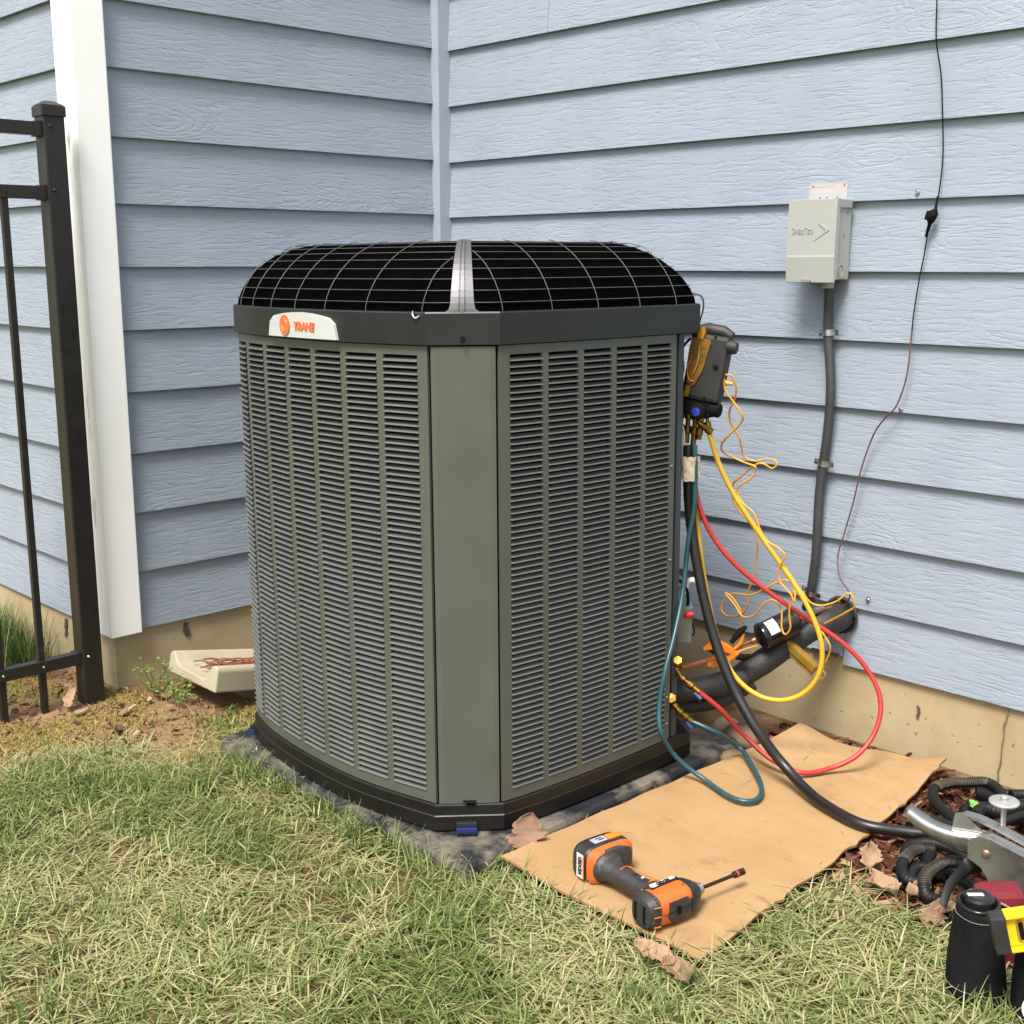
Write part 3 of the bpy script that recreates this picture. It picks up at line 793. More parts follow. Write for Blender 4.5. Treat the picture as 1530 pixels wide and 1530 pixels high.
# corner pillars of the dome
def pillar(side, w0, w1):
    mbp = MB(); g = []; g2 = []
    for i in range(17):
        a = math.pi / 2 * i / 16
        p, z = dome_ring(a, -.002, ND)
        c0, c1 = Vector(p[side * ND]), Vector(p[((side + 1) * ND) % len(p)])
        m = (c0 + c1) / 2; e = (c1 - c0).normalized(); N = Vector((e.y, -e.x))
        t = i / 16
        w = (w0 + (w1 - w0) * t) / 2
        if i == 0: w += .014
        if i == 1: w += .002
        row = []; 
        for f, h in ((-1, -.010), (-1, 0), (-.30, .0008), (-.27, -.0022), (-.2, -.0022), (-.17, .0012), (.17, .0012), (.2, -.0022), (.27, -.0022), (.30, .0008), (1, 0), (1, -.010)):
            ww = w if abs(f) == 1 else (w0 + (w1 - w0) * t) / 2
            q = m + e * (ww * f) + N * h * math.cos(a * .9)
            row.append(Vector((q.x, q.y, z + h * math.sin(a))))
        g.append(row)
    mbp.sheet(g, smooth=False)
    return mbp
acp('dome_pillar', pillar(2, .052, .024), M_PILLAR)
# top ring plate
p, z = dome_ring(math.pi / 2, .004); acp('top_plate', loft([(p, z - .004), (p, z + .003)]), M_CAP)
# latch hook on the cap edge
acp('latch', MB().tube(spline([(1.352, -1.242, .982), (1.358, -1.247, .975), (1.364, -1.245, .969), (1.37, -1.24, .974)], 4), .0022, 6), M_ZINC)
acp('cap_bolt', MB().lathe([(.006, 0), (.006, .006), (0, .006)], (1.475, -.66, .982), (0, 0, 1), 6).lathe([(.006, 0), (.006, .006), (0, .006)], (1.44, -.58, .999), (0, 0, 1), 6), M_ZINC)
acp('band_mark', MB().box((1.4405, -1.1845, .926), (.009, .0016, .012), Euler((0, 0, R(49))).to_matrix()), M_BLACK)
# badge: a shield shaped plate standing on the band, following its bow
fa = Arc(curve([q for q in offset(FRONT, .008)], 4))
def nearest(arc, x):
    return min((abs(arc.at(d)[0].x - x), d) for d in np.linspace(0.001, arc.len - .001, 400))[1]
db0, db1 = nearest(fa, 0.868), nearest(fa, 1.142)
W = db1 - db0
nb = 16; top = []; 
def badge_pt(s, h, dep):
    pp, e, N = fa.at(db0 + W * s)
    return pp + N * dep + Z3 * (ZT + .006 + h)
mb = MB()
g0 = []
def topline(s):
    return .043 + .013 * (1 - (2 * s - 1) ** 2) - (.010 * max(0, abs(2 * s - 1) - .93) / .07)
def inset(s, h): return s * (1) + (0.5 - s) * .10 * (h / .055)
rows = [[badge_pt(inset(i / nb, topline(i / nb) * j / 4), topline(i / nb) * j / 4, .007) for i in range(nb + 1)] for j in range(5)]
mb.sheet(rows, smooth=False)
edge = [badge_pt(inset(i / nb, topline(i / nb)), topline(i / nb), .0) for i in range(nb + 1)]
mb.sheet([rows[-1], edge], smooth=False)
mb.sheet([[badge_pt(i / nb, 0, 0) for i in range(nb + 1)], rows[0]], smooth=False)
mb.sheet([[badge_pt(inset(0, topline(0) * j / 4), topline(0) * j / 4, d) for j in range(5)] for d in (0, .007)], smooth=False)
mb.sheet([[badge_pt(inset(1, topline(1) * j / 4), topline(1) * j / 4, d) for j in range(5)] for d in (.007, 0)], smooth=False)
badge = acp('badge', mb, M_BADGE, recalc=False)
pp, e, N = fa.at(db0 + W * .29)
mb = MB()
o = pp + N * .0085 + Z3 * (ZT + .006 + .0265)
mb.prism([(.0215 * math.cos(2 * math.pi * k / 28), .0225 * math.sin(2 * math.pi * k / 28)) for k in range(28)], -.001, .0012, (o, e, Z3, N))
acp('badge_disc', mb, M_ORANGE_PRINT, badge)
for rr in (.0135, .0085):
    ring = [o + N * .0014 + e * (rr * math.cos(t)) + Z3 * (rr * math.sin(t)) for t in np.linspace(.4, 5.2, 20)]
    acp('badge_disc_line', MB().tube(ring, .0009, 5), mat('pale_orange_print', (0.9, 0.26, 0.12), 0.4), badge)
pp, e, N = fa.at(db0 + W * .575)
acp('badge_lettering', text_mesh('TRANE', .0235, (pp + N * .0085 + Z3 * (ZT + .006 + .025), e, Z3, N), .0006, .0011, .18, 1.08), M_ORANGE_PRINT, badge)
# hold-down clips at the base
def clip(c, ang):
    rot = Euler((0, 0, ang)).to_matrix()
    a = MB().box(Vector(c) + Vector((0, 0, .022)), (.046, .014, .010), rot, bev=.002)
    b = MB().box(Vector(c) + rot @ Vector((0, -.003, .009)), (.046, .020, .016), rot, bev=.002)
    o = acp('hold_down_clip', a, M_CAP); acp('clip_base', b, M_BLUE, o)
    t = MB()
    for i in range(8): t.box(Vector(c) + rot @ Vector((-.0195 + i * .0056, -.0135, .004)), (.0030, .004, .006), rot)
    acp('clip_teeth', t, M_BLACK, o)
clip((1.434, -1.188, -.155), R(49)); clip((0.592, -1.196, -.155), R(-60))
# service valves at the rear right corner, with gauge ports
v1 = MB()
v1.tube(spline([(1.36, -.43, .106), (1.44, -.48, .104), REDVALVE[0]], 4), .011, 10)
v1.lathe([(0, 0), (.013, 0), (.015, .006), (.015, .022), (.011, .026), (0, .026)], (1.492, -.53, .096), (.5, -.6, .55), 6)
v1.lathe([(.006, -.006), (.006, .0)], (1.492, -.53, .096), (.5, -.6, .55), 10)
acp('service_valve', v1, M_BRASS)
v2 = MB()
v2.tube(spline([(1.36, -.43, .0), (1.44, -.48, .0), TEALVALVE[0]], 4), .012, 10)
v2.lathe([(.010, 0), (.013, .004), (.013, .02), (0, .022)], TEALVALVE[0], (.4, -.5, .5), 6)
acp('service_valve', v2, M_BRASS)
# electrical odds and ends hanging at the open wiring corner
wp = MB().box((1.452, -.468, .185), (.05, .06, .10), Euler((R(8), 0, R(45))).to_matrix(), bev=.004)
acp('wiring_box', wp, mat('grey_galvanised', (0.22, 0.25, 0.27), 0.45, .6, .2, 12))
acp('stub_pipe', MB().tube([(1.44, -.50, .277), (1.484, -.515, .281)], .0075, 10), M_COPPER)
wn1 = MB().lathe([(.004, 0), (.008, .004), (.009, .012), (.0065, .026), (0, .028)], (1.474, -.487, .206), (.85, .35, .25), 8)
acp('wire_nut', wn1, mat('red_plastic', (0.55, 0.02, 0.03), 0.4))
acp('wire_nut', MB().lathe([(.004, 0), (.008, .004), (.009, .010), (.0065, .02), (0, .022)], (1.470, -.52, .238), (.7, .1, -.1), 8), bpy.data.materials['red_plastic'])
acp('loose_wire', MB().tube(spline([(1.450, -.49, .30), (1.472, -.48, .28), (1.478, -.475, .24), (1.474, -.487, .208)], 5), .0042, 7).tube(spline([(1.474, -.487, .206), (1.485, -.47, .19), (1.492, -.465, .165), (1.484, -.462, .15)], 5), .0022, 6), M_BLACK)
acp('white_clip', MB().tube(spline([(1.470, -.478, .262), (1.476, -.472, .292), (1.492, -.462, .294), (1.503, -.452, .264)], 5), [.006] * 5 + [.008] * 6 + [.007] * 5, 8), mat('white_plastic', (0.75, 0.75, 0.73), 0.4))
acp('wire_connector', MB().box((1.452, -.502, .345), (.022, .018, .028), Euler((0, .3, .5)).to_matrix(), bev=.004).box((1.458, -.50, .325), (.014, .02, .02), Euler((.3, .3, .5)).to_matrix(), bev=.003), mat('off_white_nylon', (0.48, 0.46, 0.38), 0.5))
# the cabinet leans very slightly
ac.rotation_euler = (0.72 * 0.006, -0.69 * 0.006, 0)
ac.rotation_mode = 'XYZ'
# ================================================================== ground
def gh(x, y):
    x = np.asarray(x, float); y = np.asarray(y, float)
    h = -0.200 + 0.032 * smooth01(0.75, 0.0, x) + 0.012 * (fbm(x * 3.1, y * 3.1, 3) - .5)
    h = h + 0.02 * smooth01(.22, 0, np.hypot(x - .22, y + .93))
    return h - 0.012 * smooth01(-1.6, -4, y)
def ground_mat():
    t = NT('soil')
    v = t.coord()
    c = t.ramp(t.noise(v, 3.0, 6, .6), [(0.3, (0.14, 0.082, 0.045)), (0.55, (0.24, 0.15, 0.083)), (0.75, (0.33, 0.23, 0.14))])
    moss = t.ramp(t.noise(v, 2.1, 6, .7), [(0.50, 0.0), (0.60, .55)])
    c = t.mix(moss, c, (0.21, 0.175, 0.035))
    # moss only on the strip left of the cabinet, dark mulch soil right of it, dead thatch under the lawn
    sep = t.new('ShaderNodeSeparateXYZ'); tc = t.new('ShaderNodeTexCoord'); t.link(tc.outputs['Object'], sep.inputs[0])
    mr = t.new('ShaderNodeMapRange'); t.link(sep.outputs['X'], mr.inputs['Value']); mr.inputs['From Min'].default_value = 0.45; mr.inputs['From Max'].default_value = 0.9
    c = t.mix(mr.outputs[0], c, t.ramp(t.noise(v, 14, 5), [(.35, (0.085, 0.05, 0.026)), (.7, (0.19, 0.125, 0.07))]))
    c = t.mix(t.ramp(t.noise(v, 60, 4), [(0.5, 0.0), (0.75, 0.5)]), c, (0.08, 0.04, 0.022))
    n = t.bump(t.noise(v, 70, 6, .7), 0.7, 0.008)
    return t.done(c, 0.95, 0, n, .1)
M_SOIL = ground_mat()
def far_ground_mat():
    t = NT('distant_lawn')
    v = t.coord()
    c = t.ramp(t.noise(v, 1.2, 8, .65), [(0.3, (0.09, 0.12, 0.03)), (0.7, (0.18, 0.19, 0.07))])
    return t.done(c, 0.95, 0, t.bump(t.noise(v, 40, 5), .6, .02), .1)
xs = np.concatenate([[-300, -80, -25, -9, -4], np.arange(-2.6, 4.2, .04), [5, 8, 15, 40, 120, 300]])
ys = np.concatenate([[-300, -90, -30, -12, -6.5], np.arange(-4.6, .21, .04), [1, 4, 30, 300]])
XX, YY = np.meshgrid(xs, ys)
ZZ = gh(XX, YY)
mb = MB()
nr, nc = XX.shape
mb.v = [tuple(q) for q in np.stack([XX, YY, ZZ], -1).reshape(-1, 3)]
for i in range(nr - 1):
    for j in range(nc - 1):
        near = -2.6 <= xs[j] < 4.2 and -3.4 <= ys[i]
        mb.f.append((i * nc + j, i * nc + j + 1, (i + 1) * nc + j + 1, (i + 1) * nc + j)); mb.sm.append(True); mb.mi.append(0 if near else 1)
ground = mb.build('ground', [M_SOIL, far_ground_mat()], recalc=False)
tag(ground, 'bare reddish soil and lawn ground around the house', None, None, 'structure')

# ---- black pad under the cabinet
M_PAD = mat('black_pad_plastic', (0.013, 0.014, 0.018), 0.5, 0, .3, 12, 0.35, 90, dirt=((0.19, 0.165, 0.125), 6.5, .46, .8))
PADX0, PADX1, PADY0, PADY1 = 0.557, 1.537, -1.296, -0.30
def rrect(x0, y0, x1, y1, r, n=6):
    o = []
    for cx, cy, a0 in ((x1 - r, y0 + r, -90), (x1 - r, y1 - r, 0), (x0 + r, y1 - r, 90), (x0 + r, y0 + r, 180)):
        for i in range(n + 1):
            a = R(a0 + 90 * i / n); o.append((cx + r * math.cos(a), cy + r * math.sin(a)))
    return o
pad = loft([(rrect(PADX0 - .012, PADY0 - .012, PADX1 + .012, PADY1 + .012, .05), -.235), (rrect(PADX0 - .004, PADY0 - .004, PADX1 + .004, PADY1 + .004, .045), -.168), (rrect(PADX0, PADY0, PADX1, PADY1, .042), -.160), (rrect(PADX0 + .008, PADY0 + .008, PADX1 - .008, PADY1 - .008, .035), -.1565)], smooth=False).build('equipment_pad', M_PAD)
tag(pad, 'black plastic pad under the air conditioner, dusty at its front corner', 'equipment pad')
ab = thing('anchor_bolt', (0.700, -1.262, -.156), 'small metal bolt and washer on the pad beside the black base', 'bolt')
MB().lathe([(.010, 0), (.010, .002), (0, .002)], (0.700, -1.262, -.156), (0, 0, 1), 12).build('washer', M_ZINC, ab)
MB().lathe([(.005, .002), (.005, .009), (.003, .010), (0, .010)], (0.700, -1.262, -.156), (.1, .0, 1), 6).tube([(0.700, -1.262, -.15), (0.676, -1.254, -.147)], .003, 6).build('bolt_head', M_ZINC, ab)

# ---- cardboard sheet
def card_mat():
    t = NT('corrugated_cardboard')
    v = t.coord()
    c = t.ramp(t.noise(v, 4, 6, .6), [(0.3, (0.285, 0.172, 0.078)), (0.7, (0.345, 0.222, 0.108))])
    c = t.mix(t.ramp(t.noise(t.coord((3, 14, 3)), 1.0, 6, .7), [(.52, 0.), (.72, .45)]), c, (0.39, 0.26, 0.135))
    c = t.mix(t.ramp(t.noise(v, 11, 6, .7), [(.56, 0.), (.74, .6)]), c, (0.20, 0.11, 0.05))
    c = t.mix(t.ramp(t.noise(v, 140, 2), [(.70, 0.), (.76, .45)]), c, (0.18, 0.10, 0.05))
    w = t.new('ShaderNodeTexWave', wave_type='BANDS', bands_direction='Y'); w.inputs['Scale'].default_value = 75; w.inputs['Distortion'].default_value = .6
    t.link(v, w.inputs['Vector'])
    n = t.bump(w.outputs['Fac'], .10, .0007)
    n = t.bump(t.noise(v, 22, 4), .22, .004, n)
    return t.done(c, .78, 0, n, .25)
M_CARD = card_mat()
M_CARDEDGE = mat('cardboard_edge', (0.25, 0.14, 0.06), .9, bump=.6, bscale=300)
def card_build():
    c0, c1, c2, c3 = (Vector((1.563, -1.208, 0)), Vector((2.080, -1.192, 0)), Vector((CARD[3][0], CARD[3][1] + .002, 0)), Vector((CARD[5][0], CARD[5][1], 0)))
    n, m = 56, 34
    top = []
    for i in range(n + 1):
        row = []
        for j in range(m + 1):
            u, w = i / n, j / m
            p = (c0.lerp(c3, u)).lerp(c1.lerp(c2, u), w)
            # ragged cut edges
            if j == m: p.x += .007 * (float(fbm(u * 16, 3.3, 3)) - .5) * 2 + .006 * (float(vnoise(u * 60, 5)) > .82)
            if j == 0: p.x += .002 * math.sin(u * 40)
            if i == n: p.y += .010 * (float(fbm(w * 9, 7.7, 3)) - .5)
            # right side bulges a little
            p.x += .010 * math.sin(math.pi * u) * w
            # far edge: dips between its two corners
            z = -.154 + (-.014) * smooth01(0, .35, w) - .006 * smooth01(.3, .0, u) * w
            z += .004 * math.sin(u * 7.5 + 1) * w + .0015 * math.sin(u * 17 + w * 4) * smooth01(.3, 1, w)
            z += .024 * smooth01(.86, 1, u) * smooth01(.75, 1, w) + .010 * smooth01(.9, 1, u) * smooth01(.25, 0, w)
            z += .006 * smooth01(.88, 1, u) * (math.sin(w * 11 + .6) * .5)
            # near corner droops on to the grass
            z -= .002 * smooth01(.85, 1, w) * smooth01(.2, 0, u)
            z += .0022 * math.exp(-((u - .90 - .03 * w) / .006) ** 2) - .0022 * math.exp(-((u - .955) / .006) ** 2) * w + .002 * math.exp(-((w - .07) / .01) ** 2)
            row.append(Vector((p.x, p.y, float(z))))
        top.append(row)
    bot = [[p - Vector((0, 0, .0055)) for p in r] for r in top]
    mb = MB(); mb.sheet(top)
    mb.sheet([list(reversed(r)) for r in bot], m=1)
    per = [(0, j) for j in range(m + 1)] + [(i, m) for i in range(1, n + 1)] + [(n, j) for j in range(m - 1, -1, -1)] + [(i, 0) for i in range(n - 1, -1, -1)]
    mb.sheet([[top[i][j] for i, j in per], [bot[i][j] for i, j in per]], m=1, smooth=False)
    o = mb.build('cardboard_sheet', [M_CARD, M_CARDEDGE], recalc=False)
    tag(o, 'flat tan cardboard sheet lying beside the air conditioner under the hoses', 'cardboard')
    return top
CTOP = card_build()
CT_ = np.array([[q[:] for q in r] for r in CTOP]).reshape(-1, 3)
def lift_over_card(p, r):
    if not (1.5 < p.x < 2.15 and -1.3 < p.y < 0): return
    d2 = (CT_[:, 0] - p.x) ** 2 + (CT_[:, 1] - p.y) ** 2
    k = int(np.argmin(d2))
    if d2[k] < .02 ** 2: p.z = max(p.z, CT_[k, 2] + r + .0015)
CARDPOLY = [(1.558, -1.203), (2.080, -1.192), (2.05, -.68), (1.982, -.063), (1.589, -.124)]

# ---- grass: thousands of blades in one mesh, tint varies by patch
def inpoly(px, py, poly):
    ins = np.zeros(px.shape, bool)
    n = len(poly)
    for i in range(n):
        x0, y0 = poly[i]; x1, y1 = poly[(i + 1) % n]
        c = ((y0 > py) != (y1 > py)) & (px < (x1 - x0) * (py - y0) / (y1 - y0 + 1e-12) + x0)
        ins ^= c
    return ins
def grow_poly(poly, d):
    return [(p[0], p[1]) for p in offset(poly, d)]
def blade_mat():
    t = NT('grass_blades')
    a = t.new('ShaderNodeAttribute'); a.attribute_name = 'tint'
    c = t.ramp(a.outputs['Fac'], [(0.0, (0.035, 0.072, 0.015)), (0.22, (0.085, 0.14, 0.028)), (0.45, (0.165, 0.205, 0.062)), (0.70, (0.295, 0.30, 0.125)), (0.88, (0.43, 0.40, 0.215)), (1.0, (0.32, 0.21, 0.10))])
    tr = t.new('ShaderNodeBsdfTranslucent'); t.link(c, tr.inputs['Color'])
    ms = t.new('ShaderNodeMixShader'); ms.inputs[0].default_value = .25
    t.done(c, .55, 0, None, .3)
    out = t.n['Material Output']
    t.link(t.b.outputs[0], ms.inputs[1]); t.link(tr.outputs[0], ms.inputs[2]); t.link(ms.outputs[0], out.inputs['Surface'])
    return t.m
M_GRASS = blade_mat()
def moss_mat():
    t = NT('moss_leaflets')
    a = t.new('ShaderNodeAttribute'); a.attribute_name = 'tint'
    c = t.ramp(a.outputs['Fac'], [(0.2, (0.07, 0.095, 0.015)), (0.5, (0.21, 0.205, 0.03)), (0.8, (0.33, 0.28, 0.06))])
    return t.done(c, .7, 0, None, .2)
M_MOSS = moss_mat()
def blades(name, x, y, z, L, wid, lean, az, curl, tint, label, seg=4, m=None):
    """x..tint: arrays, one entry per blade"""
    n = len(x)
    dx, dy = np.cos(az), np.sin(az)
    px, py = -dy, dx
    V = np.zeros((n, (seg + 1) * 2, 3), np.float32)
    cx, cy, cz = x.copy(), y.copy(), z.copy()
    for s in range(seg + 1):
        t = s / seg
        w = wid * (1 - .85 * t ** 2.2) * (.55 + .45 * min(1, t * 3)) / 2
        V[:, 2 * s, 0] = cx - px * w; V[:, 2 * s, 1] = cy - py * w; V[:, 2 * s, 2] = cz
        V[:, 2 * s + 1, 0] = cx + px * w; V[:, 2 * s + 1, 1] = cy + py * w; V[:, 2 * s + 1, 2] = cz
        ang = lean + curl * t
        step = L / seg
        cx = cx + dx * np.sin(ang) * step; cy = cy + dy * np.sin(ang) * step
        cz = np.maximum(cz + np.cos(ang) * step, z + .002)
    nv = (seg + 1) * 2
    base = (np.arange(n) * nv)[:, None]
    q = np.concatenate([np.stack([base + 2 * s, base + 2 * s + 1, base + 2 * s + 3, base + 2 * s + 2], -1) for s in range(seg)], 1).reshape(-1, 4)
    me = bpy.data.meshes.new(name)
    me.vertices.add(n * nv); me.vertices.foreach_set('co', V.reshape(-1))
    me.loops.add(q.size); me.loops.foreach_set('vertex_index', q.reshape(-1).astype(np.int32))
    me.polygons.add(len(q)); me.polygons.foreach_set('loop_start', np.arange(0, q.size, 4, dtype=np.int32))
    me.update(calc_edges=True)
    at = me.attributes.new('tint', 'FLOAT', 'POINT')
    at.data.foreach_set('value', np.repeat(tint, nv).astype(np.float32))
    me.polygons.foreach_set('use_smooth', np.ones(len(q), bool))
    me.materials.append(m or M_GRASS)
    o = bpy.data.objects.new(name, me); scene.collection.objects.link(o)
    tag(o, label, None, None, 'stuff')
    return o
PADPOLY = [(PADX0, PADY0), (PADX1, PADY0), (PADX1, PADY1), (PADX0, PADY1)]
def lawn_density(x, y):
    line = (x - (.33 + (y + 1.78) * (.20 / .49)))          # soil strip along the fence side
    d = smooth01(-.16, .24, line + .55 * (fbm(x * 5 + 3, y * 5, 3) - .5))
    d = np.where(y > -1.24, d * smooth01(-1.05, -1.25, y), d)
    # right of the cardboard the lawn ends in mulch
    m = y - (-.70 - .10 * (x - 2.1)) + .14 * (fbm(x * 6, y * 6, 3) - .5)
    d2 = smooth01(.05, -.10, m)
    return np.where(x > 1.55, d2, d)
def allowed(x, y, card_d=.012):
    ok = ~inpoly(x, y, grow_poly(PADPOLY, -.004)) & ~inpoly(x, y, grow_poly(CARDPOLY, card_d)) & (np.hypot(x - 2.475, y + .93) > .05)
    ok &= ~((x < .02) & (y > -LW)) & (y < -.05)
    return ok
def scatter(n, x0, x1, y0, y1, dens):
    x = rng.uniform(x0, x1, n); y = rng.uniform(y0, y1, n)
    k = rng.random(n) < dens(x, y)
    return x[k], y[k]
def in_view(x, y):
    # ground in and around the picture gets the full number of blades
    d = np.stack([x - CAM.x, y - CAM.y, np.full_like(x, -.2 - CAM.z)], -1)
    fx = d @ np.array(c_right); fy = d @ np.array(c_up); fz = d @ np.array(c_fwd)
    return (fz > .3) & (np.abs(fx / fz) < .62) & (np.abs(fy / fz) < .60)
def lawn():
    def dens(x, y):
        d = lawn_density(x, y) * allowed(x, y)
        return d * np.where(in_view(x, y), 1.0, .38) * (.45 + .85 * smooth01(.32, .58, fbm(x * 2.2 + 40, y * 2.2 + 11, 3)))
    x, y = scatter(215000, .0, 3.9, -3.4, -.45, dens)
    n = len(x)
    clump = fbm(x * 3.2 + 9, y * 3.2 + 4, 3)
    green = smooth01(.54, .70, clump)
    patch = fbm(x * 7 + 1, y * 7 + 8, 2)
    L = rng.uniform(.032, .082, n)
    wid = rng.uniform(.0020, .0046, n)
    up = rng.random(n)
    lean = np.where(up < .14 + .35 * green, rng.uniform(.3, 1.0, n), rng.uniform(1.05, 1.55, n))
    curl = rng.uniform(.2, 1.2, n)
    az = rng.uniform(0, 2 * np.pi, n) * .85 + 2 * np.pi * fbm(x * 5, y * 5 + 50, 2) * 1.3
    z = gh(x, y) + np.where(lean > .9, rng.uniform(0, .030, n), 0)
    tint = .69 + rng.normal(0, .18, n) - .26 * green + .34 * (patch - .5)
    tint = np.where(rng.random(n) < .05, rng.uniform(.80, .95, n), tint)
    tint = np.clip(tint, 0, .93)
    blades('lawn_grass', x, y, z, L, wid, lean, az, curl, tint, 'pale trampled lawn grass in front of the air conditioner')
    # upright darker tufts
    cx = rng.uniform(.3, 3.6, 260); cy = rng.uniform(-3.2, -.6, 260)
    tx, ty = [], []
    along = [(u, -1.325 + .012 * math.sin(u * 30)) for u in np.linspace(.60, 1.50, 26) if float(vnoise(u * 9, 2)) > .22]
    cx = np.concatenate([cx, [a for a, b in along]]); cy = np.concatenate([cy, [b for a, b in along]])
    for a, b in zip(cx, cy):
        k = int(rng.integers(14, 60)); r = rng.uniform(.015, .05)
        tx.append(a + rng.normal(0, r, k)); ty.append(b + rng.normal(0, r * .7, k))
    x = np.concatenate(tx); y = np.concatenate(ty)
    k = (rng.random(len(x)) < lawn_density(x, y)) & allowed(x, y, .02)
    x, y = x[k], y[k]; n = len(x)
    tint = np.clip(.34 + rng.normal(0, .12, n) + .35 * (fbm(x * 6, y * 6) - .5), 0, 1)
    blades('grass_tufts', x, y, gh(x, y), rng.uniform(.04, .095, n), rng.uniform(.002, .0038, n), rng.uniform(.05, .9, n), rng.uniform(0, 2 * np.pi, n), rng.uniform(.2, 1.1, n), tint, 'darker green upright grass tufts in the lawn', 5)
lawn()
def weeds():
    # tall weedy grass at the foot of the end wall behind the fence
    cx = np.concatenate([rng.normal(-.62, .10, 120), rng.normal(-.40, .06, 30)]); cy = np.concatenate([rng.normal(-1.46, .05, 120), rng.normal(-1.42, .03, 30)])
    k = 14
    x = (cx[:, None] + rng.normal(0, .02, (150, k))).reshape(-1); y = np.minimum((cy[:, None] + rng.normal(0, .02, (150, k))).reshape(-1), -1.33)
    n = len(x)
    blades('weedy_grass', x, y, gh(x, y), rng.uniform(.07, .20, n), rng.uniform(.0018, .003, n), rng.uniform(0, .5, n), rng.uniform(0, 6.28, n), rng.uniform(.1, 1., n), np.clip(rng.normal(.10, .09, n), 0, 1), 'tall dark green weedy grass at the foundation behind the fence', 5)
    # dry stalks standing in it
    n = 60
    x = rng.normal(-.5, .16, n); y = np.minimum(rng.normal(-1.42, .04, n), -1.33)
    blades('dry_stalks', x, y, gh(x, y), rng.uniform(.16, .30, n), np.full(n, .0016), rng.uniform(.1, .7, n), rng.uniform(0, 6.28, n), rng.uniform(.0, .5, n), rng.uniform(.8, 1, n), 'dry brown stalks among the weeds behind the fence', 5)
    # low moss and clover cover on the soil strip
    def dens(x, y):
        m = smooth01(.49, .60, fbm(x * 4.5 + 2, y * 4.5 + 6, 4))
        return m * (1 - .75 * lawn_density(x, y)) * allowed(x, y) * (x < .95)
    x, y = scatter(60000, -.6, .75, -2.1, -.75, dens)
    n = len(x)
    blades('moss_cover', x, y, gh(x, y), rng.uniform(.004, .013, n), rng.uniform(.002, .0045, n), rng.uniform(.1, 1.3, n), rng.uniform(0, 6.28, n), rng.uniform(0, 1, n), np.clip(rng.normal(.52, .13, n) + .5 * (fbm(x * 9, y * 9) - .5), 0, .9), 'yellow green moss and clover cover on the bare soil', 2, M_MOSS)
    # thin straw lying about on bare places
    n = 1500
    x = rng.uniform(-.3, 3.2, n); y = rng.uniform(-2.6, -.3, n)
    k = allowed(x, y); x, y = x[k], y[k]; n = len(x)
    blades('straw_litter', x, y, gh(x, y) + .004, rng.uniform(.02, .08, n), rng.uniform(.0012, .0022, n), rng.uniform(1.4, 1.57, n), rng.uniform(0, 6.28, n), rng.uniform(0, .1, n), rng.uniform(.75, 1, n), 'loose dry straw scattered on the ground', 3)
weeds()
def clippings():
    # cut grass blown on to the cardboard and the pad
    n = 46
    k = rng.integers(0, len(CT_), n)
    x = CT_[k, 0] + rng.uniform(-.01, .01, n); y = CT_[k, 1]; z = CT_[k, 2] + .0015
    n2 = 130
    x2 = rng.uniform(.60, 1.53, n2); y2 = PADY0 + np.abs(rng.normal(0, .03, n2)) + .004
    k2 = ~inpoly(x2, y2, offset(OUT, .02)); x2, y2 = x2[k2], y2[k2]
    x = np.concatenate([x, x2]); y = np.concatenate([y, y2]); z = np.concatenate([z, np.full(len(x2), -.155)])
    n = len(x)
    blades('grass_clippings', x, y, z, rng.uniform(.008, .045, n), rng.uniform(.0009, .0018, n), rng.uniform(1.50, 1.57, n), rng.uniform(0, 6.28, n), rng.uniform(0, .06, n), rng.uniform(.45, 1, n), 'stray grass clippings on the cardboard and the black pad', 3)
clippings()
